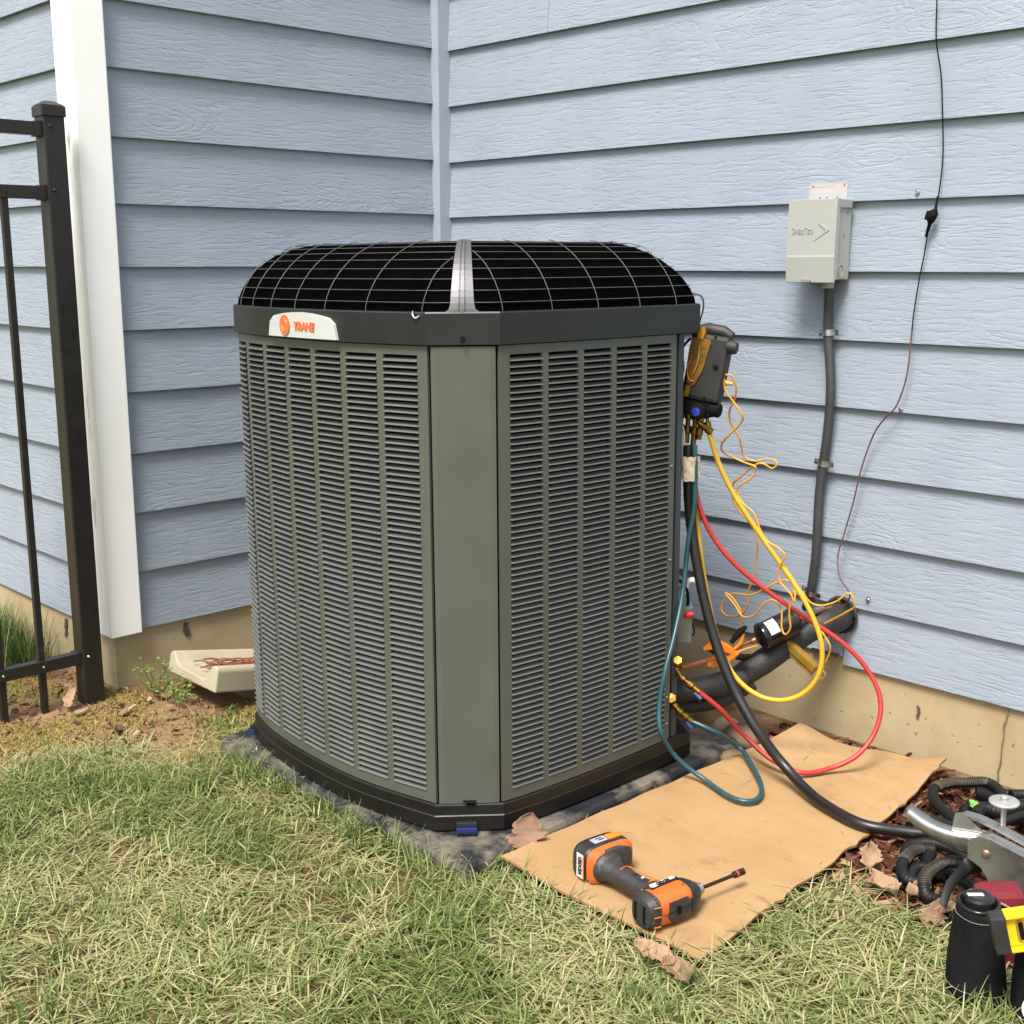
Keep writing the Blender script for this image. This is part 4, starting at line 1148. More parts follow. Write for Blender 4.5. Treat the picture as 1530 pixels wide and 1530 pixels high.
# ---- shredded bark mulch by the foundation
def mulch():
    n = 7500
    x = rng.uniform(1.5, 3.2, n); y = rng.uniform(-.95, -.03, n)
    k = (rng.random(n) < 1 - lawn_density(x, y) * .97) & ~inpoly(x, y, grow_poly(CARDPOLY, -.02)) & ~inpoly(x, y, PADPOLY) & ((x > 1.9) | (y > -.28))
    x, y = x[k], y[k]
    mb = MB(); cols = []
    for a, b in zip(x, y):
        l, w, t = random.uniform(.008, .040), random.uniform(.005, .014), random.uniform(.002, .005)
        rot = Euler((random.gauss(0, .35), random.gauss(0, .35), random.uniform(0, 6.28))).to_matrix()
        z = float(gh(a, b)) + random.uniform(.0, .018)
        mb.box((a, b, z), (l, w, t), rot)
        for i in range(8):
            q = mb.v[-1 - i]
        cols.append(random.random())
    t = NT('bark_mulch')
    at = t.new('ShaderNodeAttribute'); at.attribute_name = 'tint'
    c = t.ramp(at.outputs['Fac'], [(0, (0.025, 0.010, 0.007)), (.5, (0.095, 0.03, 0.017)), (.85, (0.15, 0.06, 0.035)), (1, (0.27, 0.17, 0.10))])
    t.done(c, .9, 0, t.bump(t.noise(t.coord(), 200, 3), .5, .001), .15)
    o = mb.build('bark_mulch', t.m, recalc=False)
    at = o.data.attributes.new('tint', 'FLOAT', 'POINT'); at.data.foreach_set('value', np.repeat(np.array(cols, np.float32), 8))
    tag(o, 'reddish brown shredded bark mulch by the foundation', None, None, 'stuff')
    # crumbs of soil on the bare strip at the left
    n = 5200
    x = rng.uniform(-.35, .62, n); y = rng.uniform(-2.0, -.75, n)
    k = (rng.random(n) < (1 - lawn_density(x, y)) * smooth01(.42, .6, fbm(x * 5 + 8, y * 5 + 1, 3))) & allowed(x, y); x, y = x[k], y[k]
    mb = MB()
    for a, b in zip(x, y):
        r = random.uniform(.002, .006) * (1 + 1.4 * (random.random() < .12))
        mb.sphere((a, b, float(gh(a, b)) + r * .3), r, 0, 6, (1, random.uniform(.6, 1), .7), None, .5)
    o = mb.build('soil_crumbs', M_SOIL, recalc=False); tag(o, 'loose crumbs of reddish soil by the fence', None, None, 'stuff')
mulch()
def leaf_litter():
    """small torn bits of dry leaf along the mulch edge and by the fence"""
    mb = MB(); cols = []
    for k in range(210):
        if k < 140:
            x, y = random.uniform(2.02, 2.36), random.gauss(-.70, .07)
        else:
            x, y = random.uniform(-.2, .4), random.uniform(-1.62, -1.22)
        if inpoly(np.array([x]), np.array([y]), grow_poly(CARDPOLY, .004))[0] or (x < .02 and y > -LW): continue
        s_ = random.uniform(.008, .028); a = random.uniform(0, 6.28)
        e = Euler((random.gauss(0, .45), random.gauss(0, .45), a)).to_matrix()
        z = float(gh(x, y)) + random.uniform(.008, .024)
        n = 7
        P = [Vector((math.cos(2 * math.pi * i / n) * s_ * random.uniform(.5, 1), math.sin(2 * math.pi * i / n) * s_ * .6 * random.uniform(.5, 1), s_ * random.uniform(-.15, .35))) for i in range(n)]
        V = [Vector((x, y, z))] + [Vector((x, y, z)) + e @ p for p in P]
        mb.add(V, [(0, 1 + i, 1 + (i + 1) % n) for i in range(n)], True)
        cols += [random.random()] * (n + 1)
    t = NT('leaf_litter')
    at = t.new('ShaderNodeAttribute'); at.attribute_name = 'tint'
    c = t.ramp(at.outputs['Fac'], [(0, (0.09, 0.045, 0.025)), (.5, (0.20, 0.12, 0.07)), (1, (0.34, 0.235, 0.15))])
    t.done(c, .85, 0, t.bump(t.noise(t.coord(), 160, 3), .5, .001), .15)
    o = mb.build('leaf_litter', t.m, recalc=False)
    at = o.data.attributes.new('tint', 'FLOAT', 'POINT'); at.data.foreach_set('value', np.array(cols, np.float32))
    tag(o, 'torn bits of dry brown leaf along the mulch edge and by the fence', None, None, 'stuff')
leaf_litter()
# ================================================================== fence
M_FENCE = mat('dark_bronze_powder_coat', (0.014, 0.0115, 0.010), 0.42, 0.0, .12, 20, .08, 600)
FX = 0.03
fence = thing('fence', (FX, -1.40, -.2), 'dark bronze metal picket fence ending at a capped post by the house corner', 'fence')
def fp(name, mb, m=None, parent=None): return mb.build(name, m or M_FENCE, parent or fence)
PY = -1.396
fp('post', MB().box((FX, PY, .63), (.058, .058, 1.70), bev=.004))
cpb = MB().box((FX, PY, 1.470), (.066, .066, .028), bev=.003)
cpb.add([(FX - .031, PY - .031, 1.485), (FX + .031, PY - .031, 1.485), (FX + .031, PY + .031, 1.485), (FX - .031, PY + .031, 1.485), (FX - .012, PY - .012, 1.497), (FX + .012, PY - .012, 1.497), (FX + .012, PY + .012, 1.497), (FX - .012, PY + .012, 1.497)], [(0, 1, 5, 4), (1, 2, 6, 5), (2, 3, 7, 6), (3, 0, 4, 7), (4, 5, 6, 7)])
fp('post_cap', cpb)
FL = 1.9
for z in (1.425, 1.262, -.030):
    fp('rail', MB().box((FX, PY - .032 - FL / 2, z), (.030, FL, .034), bev=.002))
    fp('bolt', MB().lathe([(0, .004), (.003, .0036), (.005, .0)], (FX + .030, PY - .012, z + .006), (1, 0, 0), 8), M_ZINC if z < 0 else M_FENCE)
    fp('rail_bracket', MB().box((FX, PY - .037, z), (.036, .016, .040), bev=.002))
py = PY - .032 - .105
i = 0
while py > PY - FL:
    fp('picket', MB().box((FX - .002, py, .535), (.0175, .0175, 1.49 if False else 1.452), bev=.0015))
    for z in (1.262, -.030):
        fp('bolt', MB().lathe([(0, .003), (.003, .0027), (.0042, .0)], (FX + .0155, py, z), (1, 0, 0), 8), M_ZINC if z < 0 else M_FENCE)
    py -= .113; i += 1

# ================================================================== disconnect box and conduit on the wall
M_BOX = mat('light_grey_box_enamel', (0.335, 0.345, 0.315), 0.34, 0.0, .03, 6, spec=.5)
M_BOXD = mat('box_recess_grey', (0.22, 0.22, 0.21), 0.5)
box = thing('disconnect_box', (1.53, 0, 1.03), 'pale grey electrical box with raised lettering on the blue wall', 'electrical box')
bw = MB()
# body against the wall
bw.box((1.5335, -.041, 1.135), (.127, .074, .196), bev=.002)
bb = bw.build('box_body', M_BOX, box)
# hinged cover: wraps the front, bent out a little below the middle
cv = MB()
prof = [(-.074, 1.238), (-.0885, 1.236), (-.0915, 1.098), (-.0925, 1.093), (-.0885, 1.030), (-.0860, 1.0285), (-.0850, 1.036), (-.076, 1.038)]
x0, x1 = 1.4645, 1.6065
V = [(x0, y, z) for y, z in prof] + [(x1, y, z) for y, z in prof]
k = len(prof)
cv.add(V, [(i, i + 1, k + i + 1, k + i) for i in range(k - 1)])
for x in (x0, x1): cv.add([(x, y, z) for y, z in prof], [tuple(range(k))])
cover = cv.build('cover', M_BOX, box)
MB().box((1.5985, -.040, 1.226), (.006, .064, .022), bev=.002).build('hood_flange', M_BOX, box)
for (y, z, r) in [(-.062, 1.205, .0035), (-.064, 1.188, .0032), (-.025, 1.205, .0032), (-.036, 1.147, .0035), (-.062, 1.096, .003), (-.064, 1.082, .003)]:
    MB().lathe([(r, 0), (r, .0012), (r * .6, .0016), (0, .0006)], (1.597, y, z), (1, 0, 0), 10).build('rivet_hole', M_BOXD, box)
for z0, z1 in ((1.178, 1.216), (1.072, 1.104)):
    MB().box((1.5972, -.0715, (z0 + z1) / 2), (.0012, .0016, z1 - z0)).build('side_slot', M_BOXD, box)
rg = [Vector((1.5973, -.045 + .0135 * math.cos(t), 1.058 + .0165 * math.sin(t))) for t in np.linspace(.5, 6.1, 22)]
MB().tube(rg, .0011, 6).build('knockout_ring', M_BOX, box)
rg = [Vector((1.5972, -.045 + .0105 * math.cos(t), 1.058 + .013 * math.sin(t))) for t in np.linspace(0, 6.28, 22)]
MB().tube(rg, .0006, 6).build('knockout_ring', M_BOXD, box)
MB().box((1.527, -.0915, 1.0345), (.026, .006, .006), bev=.001).box((1.527, -.0925, 1.0315), (.024, .004, .002)).build('latch_tab', M_BOXD, box)
ff = (Vector((1.5075, -.0905, 1.158)), X3, Z3, -Y3)
parts_ = [('D', .0225, 0), ('IVERSI', .0165, -.0026), ('T', .0225, 0), ('ECH', .0165, -.0026)]
raw = [text_mesh(t_, sz, (Vector((0, 0, 0)), X3, Z3, -Y3), .0022, .0003, 0, 1.0, 'LEFT') for t_, sz, dz in parts_]
ext = [(min(v[0] for v in r.v), max(v[0] for v in r.v)) for r in raw]
k_ = .0625 / (sum(b_ - a_ for a_, b_ in ext) + .0022 * 3)
cx_ = 1.4795
for (t_, sz, dz), r, (a_, b_) in zip(parts_, raw, ext):
    r.v = [(cx_ + (v[0] - a_) * k_, v[1] - .0898, v[2] + 1.1590 + dz) for v in r.v]
    r.build('lettering', M_BOX, cover)
    cx_ += (b_ - a_ + .0022) * k_
ar = MB()
q = [(1.5555, 1.1755), (1.5630, 1.1755), (1.5885, 1.160), (1.5445, 1.1325), (1.5420, 1.1345), (1.5765, 1.160)]
V = [(x, -.0885, z) for x, z in q] + [(x, -.0918, z) for x, z in q]
ar.add(V, [(6, 7, 8, 11), (11, 8, 9, 10)] + [(i, (i + 1) % 6, 6 + (i + 1) % 6, 6 + i) for i in range(6)])
ar.build('arrow_emblem', M_BOX, cover)
MB().lathe([(.018, .0), (.018, -.008), (.0165, -.010), (.0165, -.022), (.014, -.024)], (1.558, -.036, 1.038), (0, 0, 1), 8).build('conduit_fitting', M_BOX, box)

M_CONDUIT = mat('grey_flexible_conduit', (0.040, 0.041, 0.045), 0.5, 0, .12, 30, .25, 250)
cond = thing('conduit', CONDUIT[-1], 'dark grey flexible conduit running down the wall from the grey box', 'conduit')
cpts = spline(CONDUIT, 10)
MB().tube(cpts, .0125, 12).build('conduit_tube', M_CONDUIT, cond)
for p in STRAPS:
    j = min(range(len(cpts)), key=lambda i: (cpts[i] - Vector(p)).length)
    c = cpts[j]; t = (cpts[min(j + 1, len(cpts) - 1)] - cpts[max(j - 1, 0)]).normalized()
    s = X3 - t * X3.dot(t); s.normalize()
    mb = MB(); g = []
    for a in np.linspace(-.15, math.pi + .15, 13):
        g.append([c + (s * math.cos(a) - Y3 * math.sin(a)) * .0145 + t * d for d in (-.008, -.004, .004, .008)])
    mb.sheet(g, smooth=False)
    for sg in (-1, 1):
        mb.box(c + s * (sg * .021) + Y3 * .004, (.016, .002, .014), Matrix((s, Y3, t)).transposed())
    o = mb.build('pipe_strap', M_ZINC, cond, recalc=False)
    MB().lathe([(0, .004), (.004, .003), (.005, 0)], c - s * .022, (0, -1, 0), 8).build('strap_screw', M_ZINC, o)

# thin thermostat wire with a lump of tape
tw = thing('thermostat_wire', (TWIRE[-1][0], 0, TWIRE[-1][2]), 'thin dark red and black wire hanging down the blue wall', 'wire')
tpts = spline(TWIRE, 6)
M_TW = mat('brownish_red_wire', (0.12, 0.045, 0.04), .5, 0, .5, 14)
n1 = 11 * 6
MB().tube(tpts[:n1], .0018, 6).build('bare_wire_pair', M_BLACK, tw)
MB().tube(tpts[n1 - 1:], .0022, 6).build('red_wire', M_TW, tw)
tp = [Vector(p) for p in TAPE]
mb = MB().tube([tp[0] + Vector((.003, 0, .03)), tp[0], tp[0].lerp(tp[1], .5), tp[1], tp[1].lerp(tp[2], .5), tp[2], tp[2] - Vector((.008, 0, .03))], [.002, .004, .0115, .0125, .0105, .005, .003], 8)
mb.box(tp[1] + Vector((-.008, -.002, 0)), (.014, .012, .022), Euler((0, .3, 0)).to_matrix(), bev=.003)
mb.build('tape_lump', M_BLACK, tw)

# ================================================================== pipes between the cabinet and the wall
def foam_mat():
    t = NT('black_foam_insulation')
    v = t.coord()
    c = t.ramp(t.noise(v, 18, 5, .6), [(0.3, (0.010, 0.0095, 0.0095)), (0.7, (0.026, 0.025, 0.025))])
    return t.done(c, .55, 0, t.bump(t.noise(v, 170, 5, .65), .9, .0022), .5)
M_FOAM = foam_mat()
M_DRIER = mat('glossy_black_enamel', (0.008, 0.008, 0.009), .22)
M_LABEL = mat('white_label', (0.72, 0.72, 0.72), .5, 0, .04, 40)
suction = thing('insulated_pipe', SUCTION[0], 'thick black foam insulated pipe from the air conditioner into the wall', 'pipe')
def wob(pts, r, a=.0022):
    P = resample(spline(pts, 8), .006)
    return P, [r + a * (float(fbm(i * .19 + r * 900, 3.7, 3)) - .5) * 2 for i in range(len(P))]
P, rr = wob(SUCTION, .0315); rr[-1] = .026; MB().tube(P, rr, 16).build('foam_sleeve', M_FOAM, suction)
P, rr = wob(SUCTION_B, .0335); rr[0] = .030; rr[-1] = .030; MB().tube(P, rr, 16).build('foam_sleeve', M_FOAM, suction)
P, rr = wob(SUCTION_C, .036, .003); MB().tube(P, rr, 16).build('taped_sleeve', M_FOAM, suction)
P, rr = wob(LOWER_FOAM, .020); MB().tube(P, rr, 12).build('foam_flap', M_FOAM, suction)
MB().tube([(1.40, -.47, .004), Vector(SUCTION[0]) + (Vector(SUCTION[1]) - Vector(SUCTION[0])) * .1], .014, 12).build('pipe_stub', M_COPPER, suction)
tt = MB()
for i in range(9):
    a = i * .7; c = Vector((1.634, -.012, .147)) + Vector((math.cos(a) * .034, -.004 - .004 * (i % 2), math.sin(a) * .036))
    tt.box(c, (.022, .003, .012), Euler((random.uniform(-.6, .6), a, random.uniform(-.6, .6))).to_matrix())
tt.build('torn_tape', M_BLACK, suction)

drier = thing('filter_drier_line', COPPER[0], 'copper line with a glossy black filter drier wearing a white label', 'filter drier')
MB().tube(spline(COPPER, 8), .0058, 10).build('copper_pipe', M_COPPER, drier)
MB().tube(spline(COPPER_B, 8), .0055, 10).build('copper_pipe', M_COPPER, drier)
d0, d1 = Vector(DRIER[0]), Vector(DRIER[1])
ax = (d1 - d0); Ld = ax.length; ax.normalize()
can = MB().lathe([(.007, -.022), (.008, -.012), (.012, -.006), (.026, .0), (.0355, .006), (.0365, .010), (.0365, .016), (.0350, .019), (.0350, Ld - .012), (.0365, Ld - .009), (.0365, Ld - .003), (.026, Ld + .004), (.012, Ld + .009), (.008, Ld + .014), (.007, Ld + .024)], d0, ax, 28).build('drier_can', M_DRIER, drier)
MB().lathe([(.0075, -.024), (.009, -.020), (.009, -.012), (.0075, -.009)], d0, ax, 14).lathe([(.0075, Ld + .012), (.009, Ld + .015), (.009, Ld + .022), (.0075, Ld + .026)], d0, ax, 14).build('flare_collar', M_COPPER, drier)
up0 = Vector((0, 0, 1)); nn = (up0 - ax * up0.dot(ax)).normalized(); bb2 = ax.cross(nn)
toc = (CAM - d0); toc = (toc - ax * toc.dot(ax)).normalized()
a0 = math.atan2(toc.dot(bb2), toc.dot(nn))
g = [[d0 + ax * h + (nn * math.cos(a) + bb2 * math.sin(a)) * .0356 for a in np.linspace(a0 - 1.0, a0 + .25, 9)] for h in (.022, .030, .040, .050)]
# the label sits on the upper part of the can, towards the viewer
lab = MB().sheet(g).build('drier_label', M_LABEL, drier, recalc=False)

# ================================================================== hoses
M_HY = mat('yellow_hose_rubber', (0.56, 0.35, 0.025), .38, 0, .08, 20, dirt=((0.35, 0.22, 0.04), 25, .60, .5))
M_HR = mat('red_hose_rubber', (0.40, 0.032, 0.027), .40, 0, .10, 20, dirt=((0.28, 0.05, 0.04), 25, .62, .5))
M_HT = mat('teal_hose_rubber', (0.014, 0.060, 0.072), .36, 0, .15, 20, dirt=((0.25, 0.28, 0.26), 60, .66, .5))
M_HB = mat('black_vacuum_hose_rubber', (0.010, 0.0085, 0.008), .40, 0, .2, 20, dirt=((0.12, 0.10, 0.085), 24, .60, .4))
def hose(name, pts, r, m, label, cat='hose', seg=12, sm=9):
    P = resample(spline(pts, sm), .007)
    # rest on the cardboard where they meet it, easing down and up again
    for _ in range(6):
        for p in P: lift_over_card(p, r)
        for _k in range(8):
            zz_ = [p.z for p in P]
            for i in range(1, len(P) - 1): P[i].z = (zz_[i - 1] + 2 * zz_[i] + zz_[i + 1]) / 4
    for p in P: lift_over_card(p, r)
    rr = [r * (1 + .05 * (float(fbm(i * .11, r * 3000, 2)) - .5)) for i in range(len(P))]
    t = thing(name, pts[-1], label, cat)
    MB().tube(P, rr, seg).build('hose_tube', m, t)
    return t, P
def fitting(root, p, q, r=.0085, name='brass_fitting'):
    p, q = Vector(p), Vector(q); d = q - p; L = d.length
    prof = [(r * .55, 0), (r * .9, .0), (r * .9, L * .18), (r * .6, L * .22), (r * .6, L * .34), (r * 1.05, L * .36), (r * 1.05, L * .62), (r * .75, L * .66), (r * .85, L * .70), (r * .85, L), (r * .4, L)]
    return MB().lathe(prof, p, d, 10).build(name, M_BRASS, root)
yh, Py_ = hose('yellow_hose', YELLOW_HOSE, .0064, M_HY, 'thick yellow refrigerant hose hanging in a long loop', 'hose')
fitting(yh, (1.497, -.452, .716), YELLOW_HOSE[0], .0075)
rh, Pr_ = hose('red_hose', RED_HOSE, .0062, M_HR, 'red refrigerant hose looping out over the cardboard to the upper valve')
fitting(rh, REDVALVE[0], REDVALVE[1], .0085); fitting(rh, REDVALVE[1], Vector(REDVALVE[2]), .0100)
MB().tube([Vector(REDVALVE[1]).lerp(Vector(REDVALVE[2]), .75) + Vector((0, 0, -.012)), Vector(REDVALVE[1]).lerp(Vector(REDVALVE[2]), .9) + Vector((.012, .0, -.020))], .008, 8).build('valve_lever', M_BLUE, rh)
th_, Pt_ = hose('teal_hose', TEAL_HOSE, .0060, M_HT, 'dark teal refrigerant hose looping past the cabinet to the lower valve')
fitting(th_, TEALVALVE[0], TEALVALVE[1], .0085); fitting(th_, TEALVALVE[1], TEALVALVE[2], .0100)
MB().tube([Vector(TEALVALVE[1]).lerp(Vector(TEALVALVE[2]), .6) + Vector((0, 0, -.012)), Vector(TEALVALVE[1]).lerp(Vector(TEALVALVE[2]), .8) + Vector((.008, .0, -.022))], .008, 8).build('valve_lever', M_BLUE, th_)
bh, Pb_ = hose('black_hose', BLACK_HOSE, .0130, M_HB, 'thick black vacuum hose sweeping down over the cardboard to the tools', 'hose', 14)
# paper tag taped round the top of the black and teal hoses
tp0 = Vector((1.485, -.492, .598)); 
tg = MB()
g = []
for h in np.linspace(0, .060, 6):
    row = []
    for a in np.linspace(0, 2 * math.pi, 17):
        row.append(tp0 + Vector((.0005, 0, .018 - h)) + c_right * (.0185 * math.cos(a)) + Vector((0, -1, 0)) * (.016 * math.sin(a)) + Vector((1, 1, 1)) * (.0012 * math.sin(7 * a + h * 90)))
    g.append(row)
tg.sheet(g, smooth=False)
tagm = mat('dirty_masking_tape', (0.46, 0.38, 0.26), .8, 0, .25, 60, dirt=((0.12, 0.07, 0.04), 70, .55, .8))
o = tg.build('masking_tape_wrap', tagm, recalc=False)
tag(o, 'stained masking tape wrapped round the tops of the hoses', 'tape')

# yellow probe cords
M_CORD = mat('yellow_orange_cord', (0.60, 0.29, 0.03), .42, 0, .1, 30)
def cord(name, pts, label):
    P = resample(spline(pts, 7), .004)
    o = MB().tube(P, .0026, 6).build(name, M_CORD)
    return tag(o, label, 'probe cord')
cord('probe_cord', CORD_A, 'thin yellow probe cord running on to the pipe at the wall')
cord('probe_cord', CORD_B, 'thin yellow probe cord ending at the orange spring clamp')

# orange spring clamp
cc = Vector(CLAMP[0])
clamp = thing('spring_clamp', cc, 'orange spring clamp with black jaws gripping the copper line', 'clamp')
M_CLAMP = mat('orange_clamp_plastic', (0.60, 0.17, 0.015), .4, 0, .08, 40)
fr = lambda dx, dz, dy=0: cc + c_right * dx + Z3 * dz + Vector((0, 1, 0)) * dy
def plate(pts, th=.012):
    mb = MB(); n = len(pts)
    V = [fr(a, b, -th / 2) for a, b in pts] + [fr(a, b, th / 2) for a, b in pts]
    mb.add(V, [tuple(range(n)), tuple(range(2 * n - 1, n - 1, -1))] + [(i, (i + 1) % n, n + (i + 1) % n, n + i) for i in range(n)])
    return mb
plate([(-.048, .018), (-.044, .010), (-.020, .014), (.004, .008), (.034, -.002), (.036, .008), (.014, .022), (-.020, .040), (-.026, .038)]).build('clamp_arm', M_CLAMP, clamp)
plate([(-.036, -.030), (-.020, -.036), (.004, -.026), (.034, -.012), (.034, -.002), (.004, -.008), (-.020, -.014), (-.034, -.020)]).build('clamp_arm', M_CLAMP, clamp)
plate([(-.046, .012), (-.012, .014), (.0, .002), (-.014, .003), (-.022, -.001), (-.030, .006)], .010).build('jaw', M_BLACK, clamp)
plate([(-.040, -.016), (-.028, -.010), (-.014, -.012), (.002, -.004), (.0, -.016), (-.034, -.022)], .010).build('jaw', M_BLACK, clamp)
MB().tube([fr(.030, -.002, -.010), fr(.030, -.002, .010)], .010, 10).build('clamp_pivot', M_CLAMP, clamp)
MB().tube([fr(.028, .012), fr(.046, .030), fr(.050, .055)], [.004, .006, .005], 8).build('clamp_handle', M_CLAMP, clamp)
MB().tube([fr(.032, .002), fr(.060, .014), fr(.088, .022)], [.003, .0025, .002], 8).build('sensor_lead', M_CLAMP, clamp)
MB().tube([fr(.032, -.006), fr(.055, -.010), fr(.082, -.002)], [.008, .010, .003], 8).tube([fr(.020, .030), fr(.044, .062), fr(.058, .074)], [.006, .010, .004], 8).build('clamp_grip', M_BLACK, clamp)
# yellow pipe clamp probe
y0, y1 = Vector(YCLAMP[0]), Vector(YCLAMP[1])
yc = thing('pipe_clamp_probe', y0, 'yellow ochre pipe clamp probe gripping the insulated pipe', 'clamp')
M_YC = mat('ochre_clamp_plastic', (0.30, 0.175, 0.025), .45, 0, .15, 30)
d = (y1 - y0); Lc = d.length; d.normalize()
sd = d.cross(Y3).normalized()
rotm = Matrix((d, Y3, sd)).transposed()
MB().box(y0 + d * (Lc * .40), (Lc * .86, .022, .024), rotm, bev=.005).build('clamp_arm', M_YC, yc)
MB().box(y0 + d * (Lc * .42) + sd * (-.019 if sd.z > 0 else .019), (Lc * .80, .014, .008), rotm, bev=.003).build('clamp_arm', M_YC, yc)
e0 = y0 + d * (Lc * .82)
MB().tube(spline([e0 + sd * .009, e0 + d * .026 + sd * .010, e0 + d * .030, e0 + d * .026 - sd * .010, e0 - sd * .009], 5), .0022, 6).build('wire_bail', M_YC, yc)
MB().tube(resample(spline(CORD_C, 6), .004), .0026, 6).build('clamp_cord', M_CORD, yc)

# ================================================================== gauge manifold hung on the cap
M_MAN = mat('charcoal_rubber_boot', (0.015, 0.0135, 0.0125), .55, 0, .15, 12, .2, 250)
M_MANY = mat('amber_gauge_face', (0.15, 0.072, 0.007), .4, 0, .35, 26)
mo = Vector((1.489, -.452, .833))
man = thing('gauge_manifold', (1.489, -.452, .70), 'black and yellow digital gauge manifold hooked beside the air conditioner', 'gauge manifold')
tilt = R(-9)
mu = (Z3 * math.cos(tilt) - c_right * math.sin(tilt)).normalized()      # up along the body, leaning right
mr = (c_right * math.cos(tilt) + Z3 * math.sin(tilt)).normalized()
mf = mr.cross(mu).normalized() * 1.0
if mf.dot(CAM - mo) < 0: mf = -mf
ang = R(28)
mr2 = (mr * math.cos(ang) + mf * math.sin(ang)).normalized(); mf2 = mu.cross(mr2)
if mf2.dot(CAM - mo) < 0: mf2 = -mf2
def MP(a, b, c): return mo + mr2 * a + mu * b + mf2 * c
def mprism(poly, c0, c1, m, name, parent=None, bevel=0):
    mb = MB(); n = len(poly)
    V = [MP(a, b, c0) for a, b in poly] + [MP(a * (1 - bevel), b * (1 - bevel * .4), c1) for a, b in poly]
    mb.add(V, [tuple(range(n)), tuple(range(2 * n - 1, n - 1, -1))] + [(i, (i + 1) % n, n + (i + 1) % n, n + i) for i in range(n)])
    return mb.build(name, m, parent or man)
mrot = Matrix((mr2, mf2, mu)).transposed()
body = MB().box(MP(.006, -.002, 0), (.096, .050, .160), mrot, bev=.010)
body.tube([MP(-.040, .080, 0), MP(-.01, .088, 0), MP(.03, .088, 0), MP(.052, .080, 0)], [.012, .016, .016, .012], 10)
body.build('rubber_boot', M_MAN, man)
mprism([(-.036, .066), (.010, .066), (.012, .058), (.004, -.010), (-.010, -.046), (-.016, -.050), (-.030, -.044), (-.038, -.010), (-.040, .04)], .0245, .029, M_MANY, 'gauge_face', None, .02)
mprism([(-.030, -.05), (-.018, -.05), (-.021, -.078), (-.033, -.078)], .0245, .028, M_MANY, 'face_strip')
mprism([(-.026, .094), (-.010, .094), (-.006, .080), (-.008, .064), (-.022, .064)], .020, .032, mat('amber_hook', (0.36, 0.18, 0.015), .4), 'hook_mount')
MB().tube(spline([MP(-.030, .020, .031), MP(-.034, -.010, .032), MP(-.024, -.036, .033), MP(-.012, -.038, .032)], 5), .0016, 6).tube(spline([MP(-.014, .050, .031), MP(-.010, .01, .033), MP(-.016, -.02, .032)], 5), .0018, 6).build('face_rib', bpy.data.materials['amber_hook'], man)
for (a, b) in ((-.004, .045), (-.004, .030), (-.005, .014)):
    MB().box(MP(a, b, .0300), (.012, .0012, .005), mrot).build('face_mark', mat('brown_print', (0.13, 0.06, 0.01), .5), man)
kn = MB().lathe([(.012, .0), (.016, .004), (.017, .016), (.014, .026), (.0, .026)], MP(.046, .056, .010), mr2, 16)
kn.build('side_knob', M_MAN, man)
MB().lathe([(.0065, 0), (.0065, .003), (0, .0035)], MP(.034, .004, .025), mf2, 12).build('round_boss', M_BLACK, man)
for b in (.074, -.072):
    MB().lathe([(.003, 0), (.003, .002), (0, .002)], MP(.02, b, .025), mf2, 8).build('boot_screw', M_BLACK, man)
# valve block across the foot with its knobs
vb = MB().box(MP(-.008, -.100, -.002), (.094, .040, .040), mrot, bev=.006)
vb.build('valve_block', M_BLACK, man)
k1 = MB().lathe([(.012, 0), (.0195, .004), (.0195, .020), (.015, .024), (.0, .024)], MP(.012, -.108, .018), mf2, 18)
ko = k1.build('valve_knob', M_BLACK, man)
MB().lathe([(.0105, .0), (.0105, .0015), (0, .002)], MP(.012, -.108, .0418), mf2, 18).build('sight_glass', mat('blue_glass_dot', (0.015, 0.03, 0.26), .15, 0, .5, 160), ko)
MB().lathe([(.012, 0), (.018, .004), (.018, .026), (.014, .030), (0, .030)], MP(.030, -.098, .004), mr2, 16).build('valve_knob', M_BLACK, man)
MB().box(MP(-.046, -.078, .018), (.012, .004, .003), mrot).box(MP(-.030, -.079, .018), (.006, .004, .003), mrot).build('white_mark', M_LABEL, man)
bf = MB()
for a, l in ((-.038, .055), (-.020, .075), (-.002, .078), (.012, .06)):
    p0 = MP(a, -.118, 0); p1 = p0 - Z3 * l + c_right * (-.004)
    bf.lathe([(.006, 0), (.009, .002), (.009, .014), (.006, .018), (.006, .030), (.0095, .032), (.0095, .048), (.007, .052), (.007, l)], p0, p1 - p0, 8)
bf.lathe([(.006, 0), (.008, .01), (.008, .026), (.010, .028), (.010, .042), (.004, .044)], MP(.010, -.135, .006), c_right * .8 - Z3 * .62, 8)
bf.build('brass_manifold_fittings', M_BRASS, man)
MB().tube(spline(HOOK, 6), .0022, 6).build('hanging_hook', M_WIRE, man)
MB().tube(spline([MP(-.050, .060, 0), MP(-.066, .030, 0), MP(-.054, -.02, .0), MP(-.062, -.075, 0)], 6), .0032, 7).build('rubber_strap', M_BLACK, man)
MB().lathe([(.007, 0), (.007, .012), (.005, .016), (.004, .024)], MP(.050, -.030, -.004), mr2, 10).build('probe_plug', M_CORD, man)

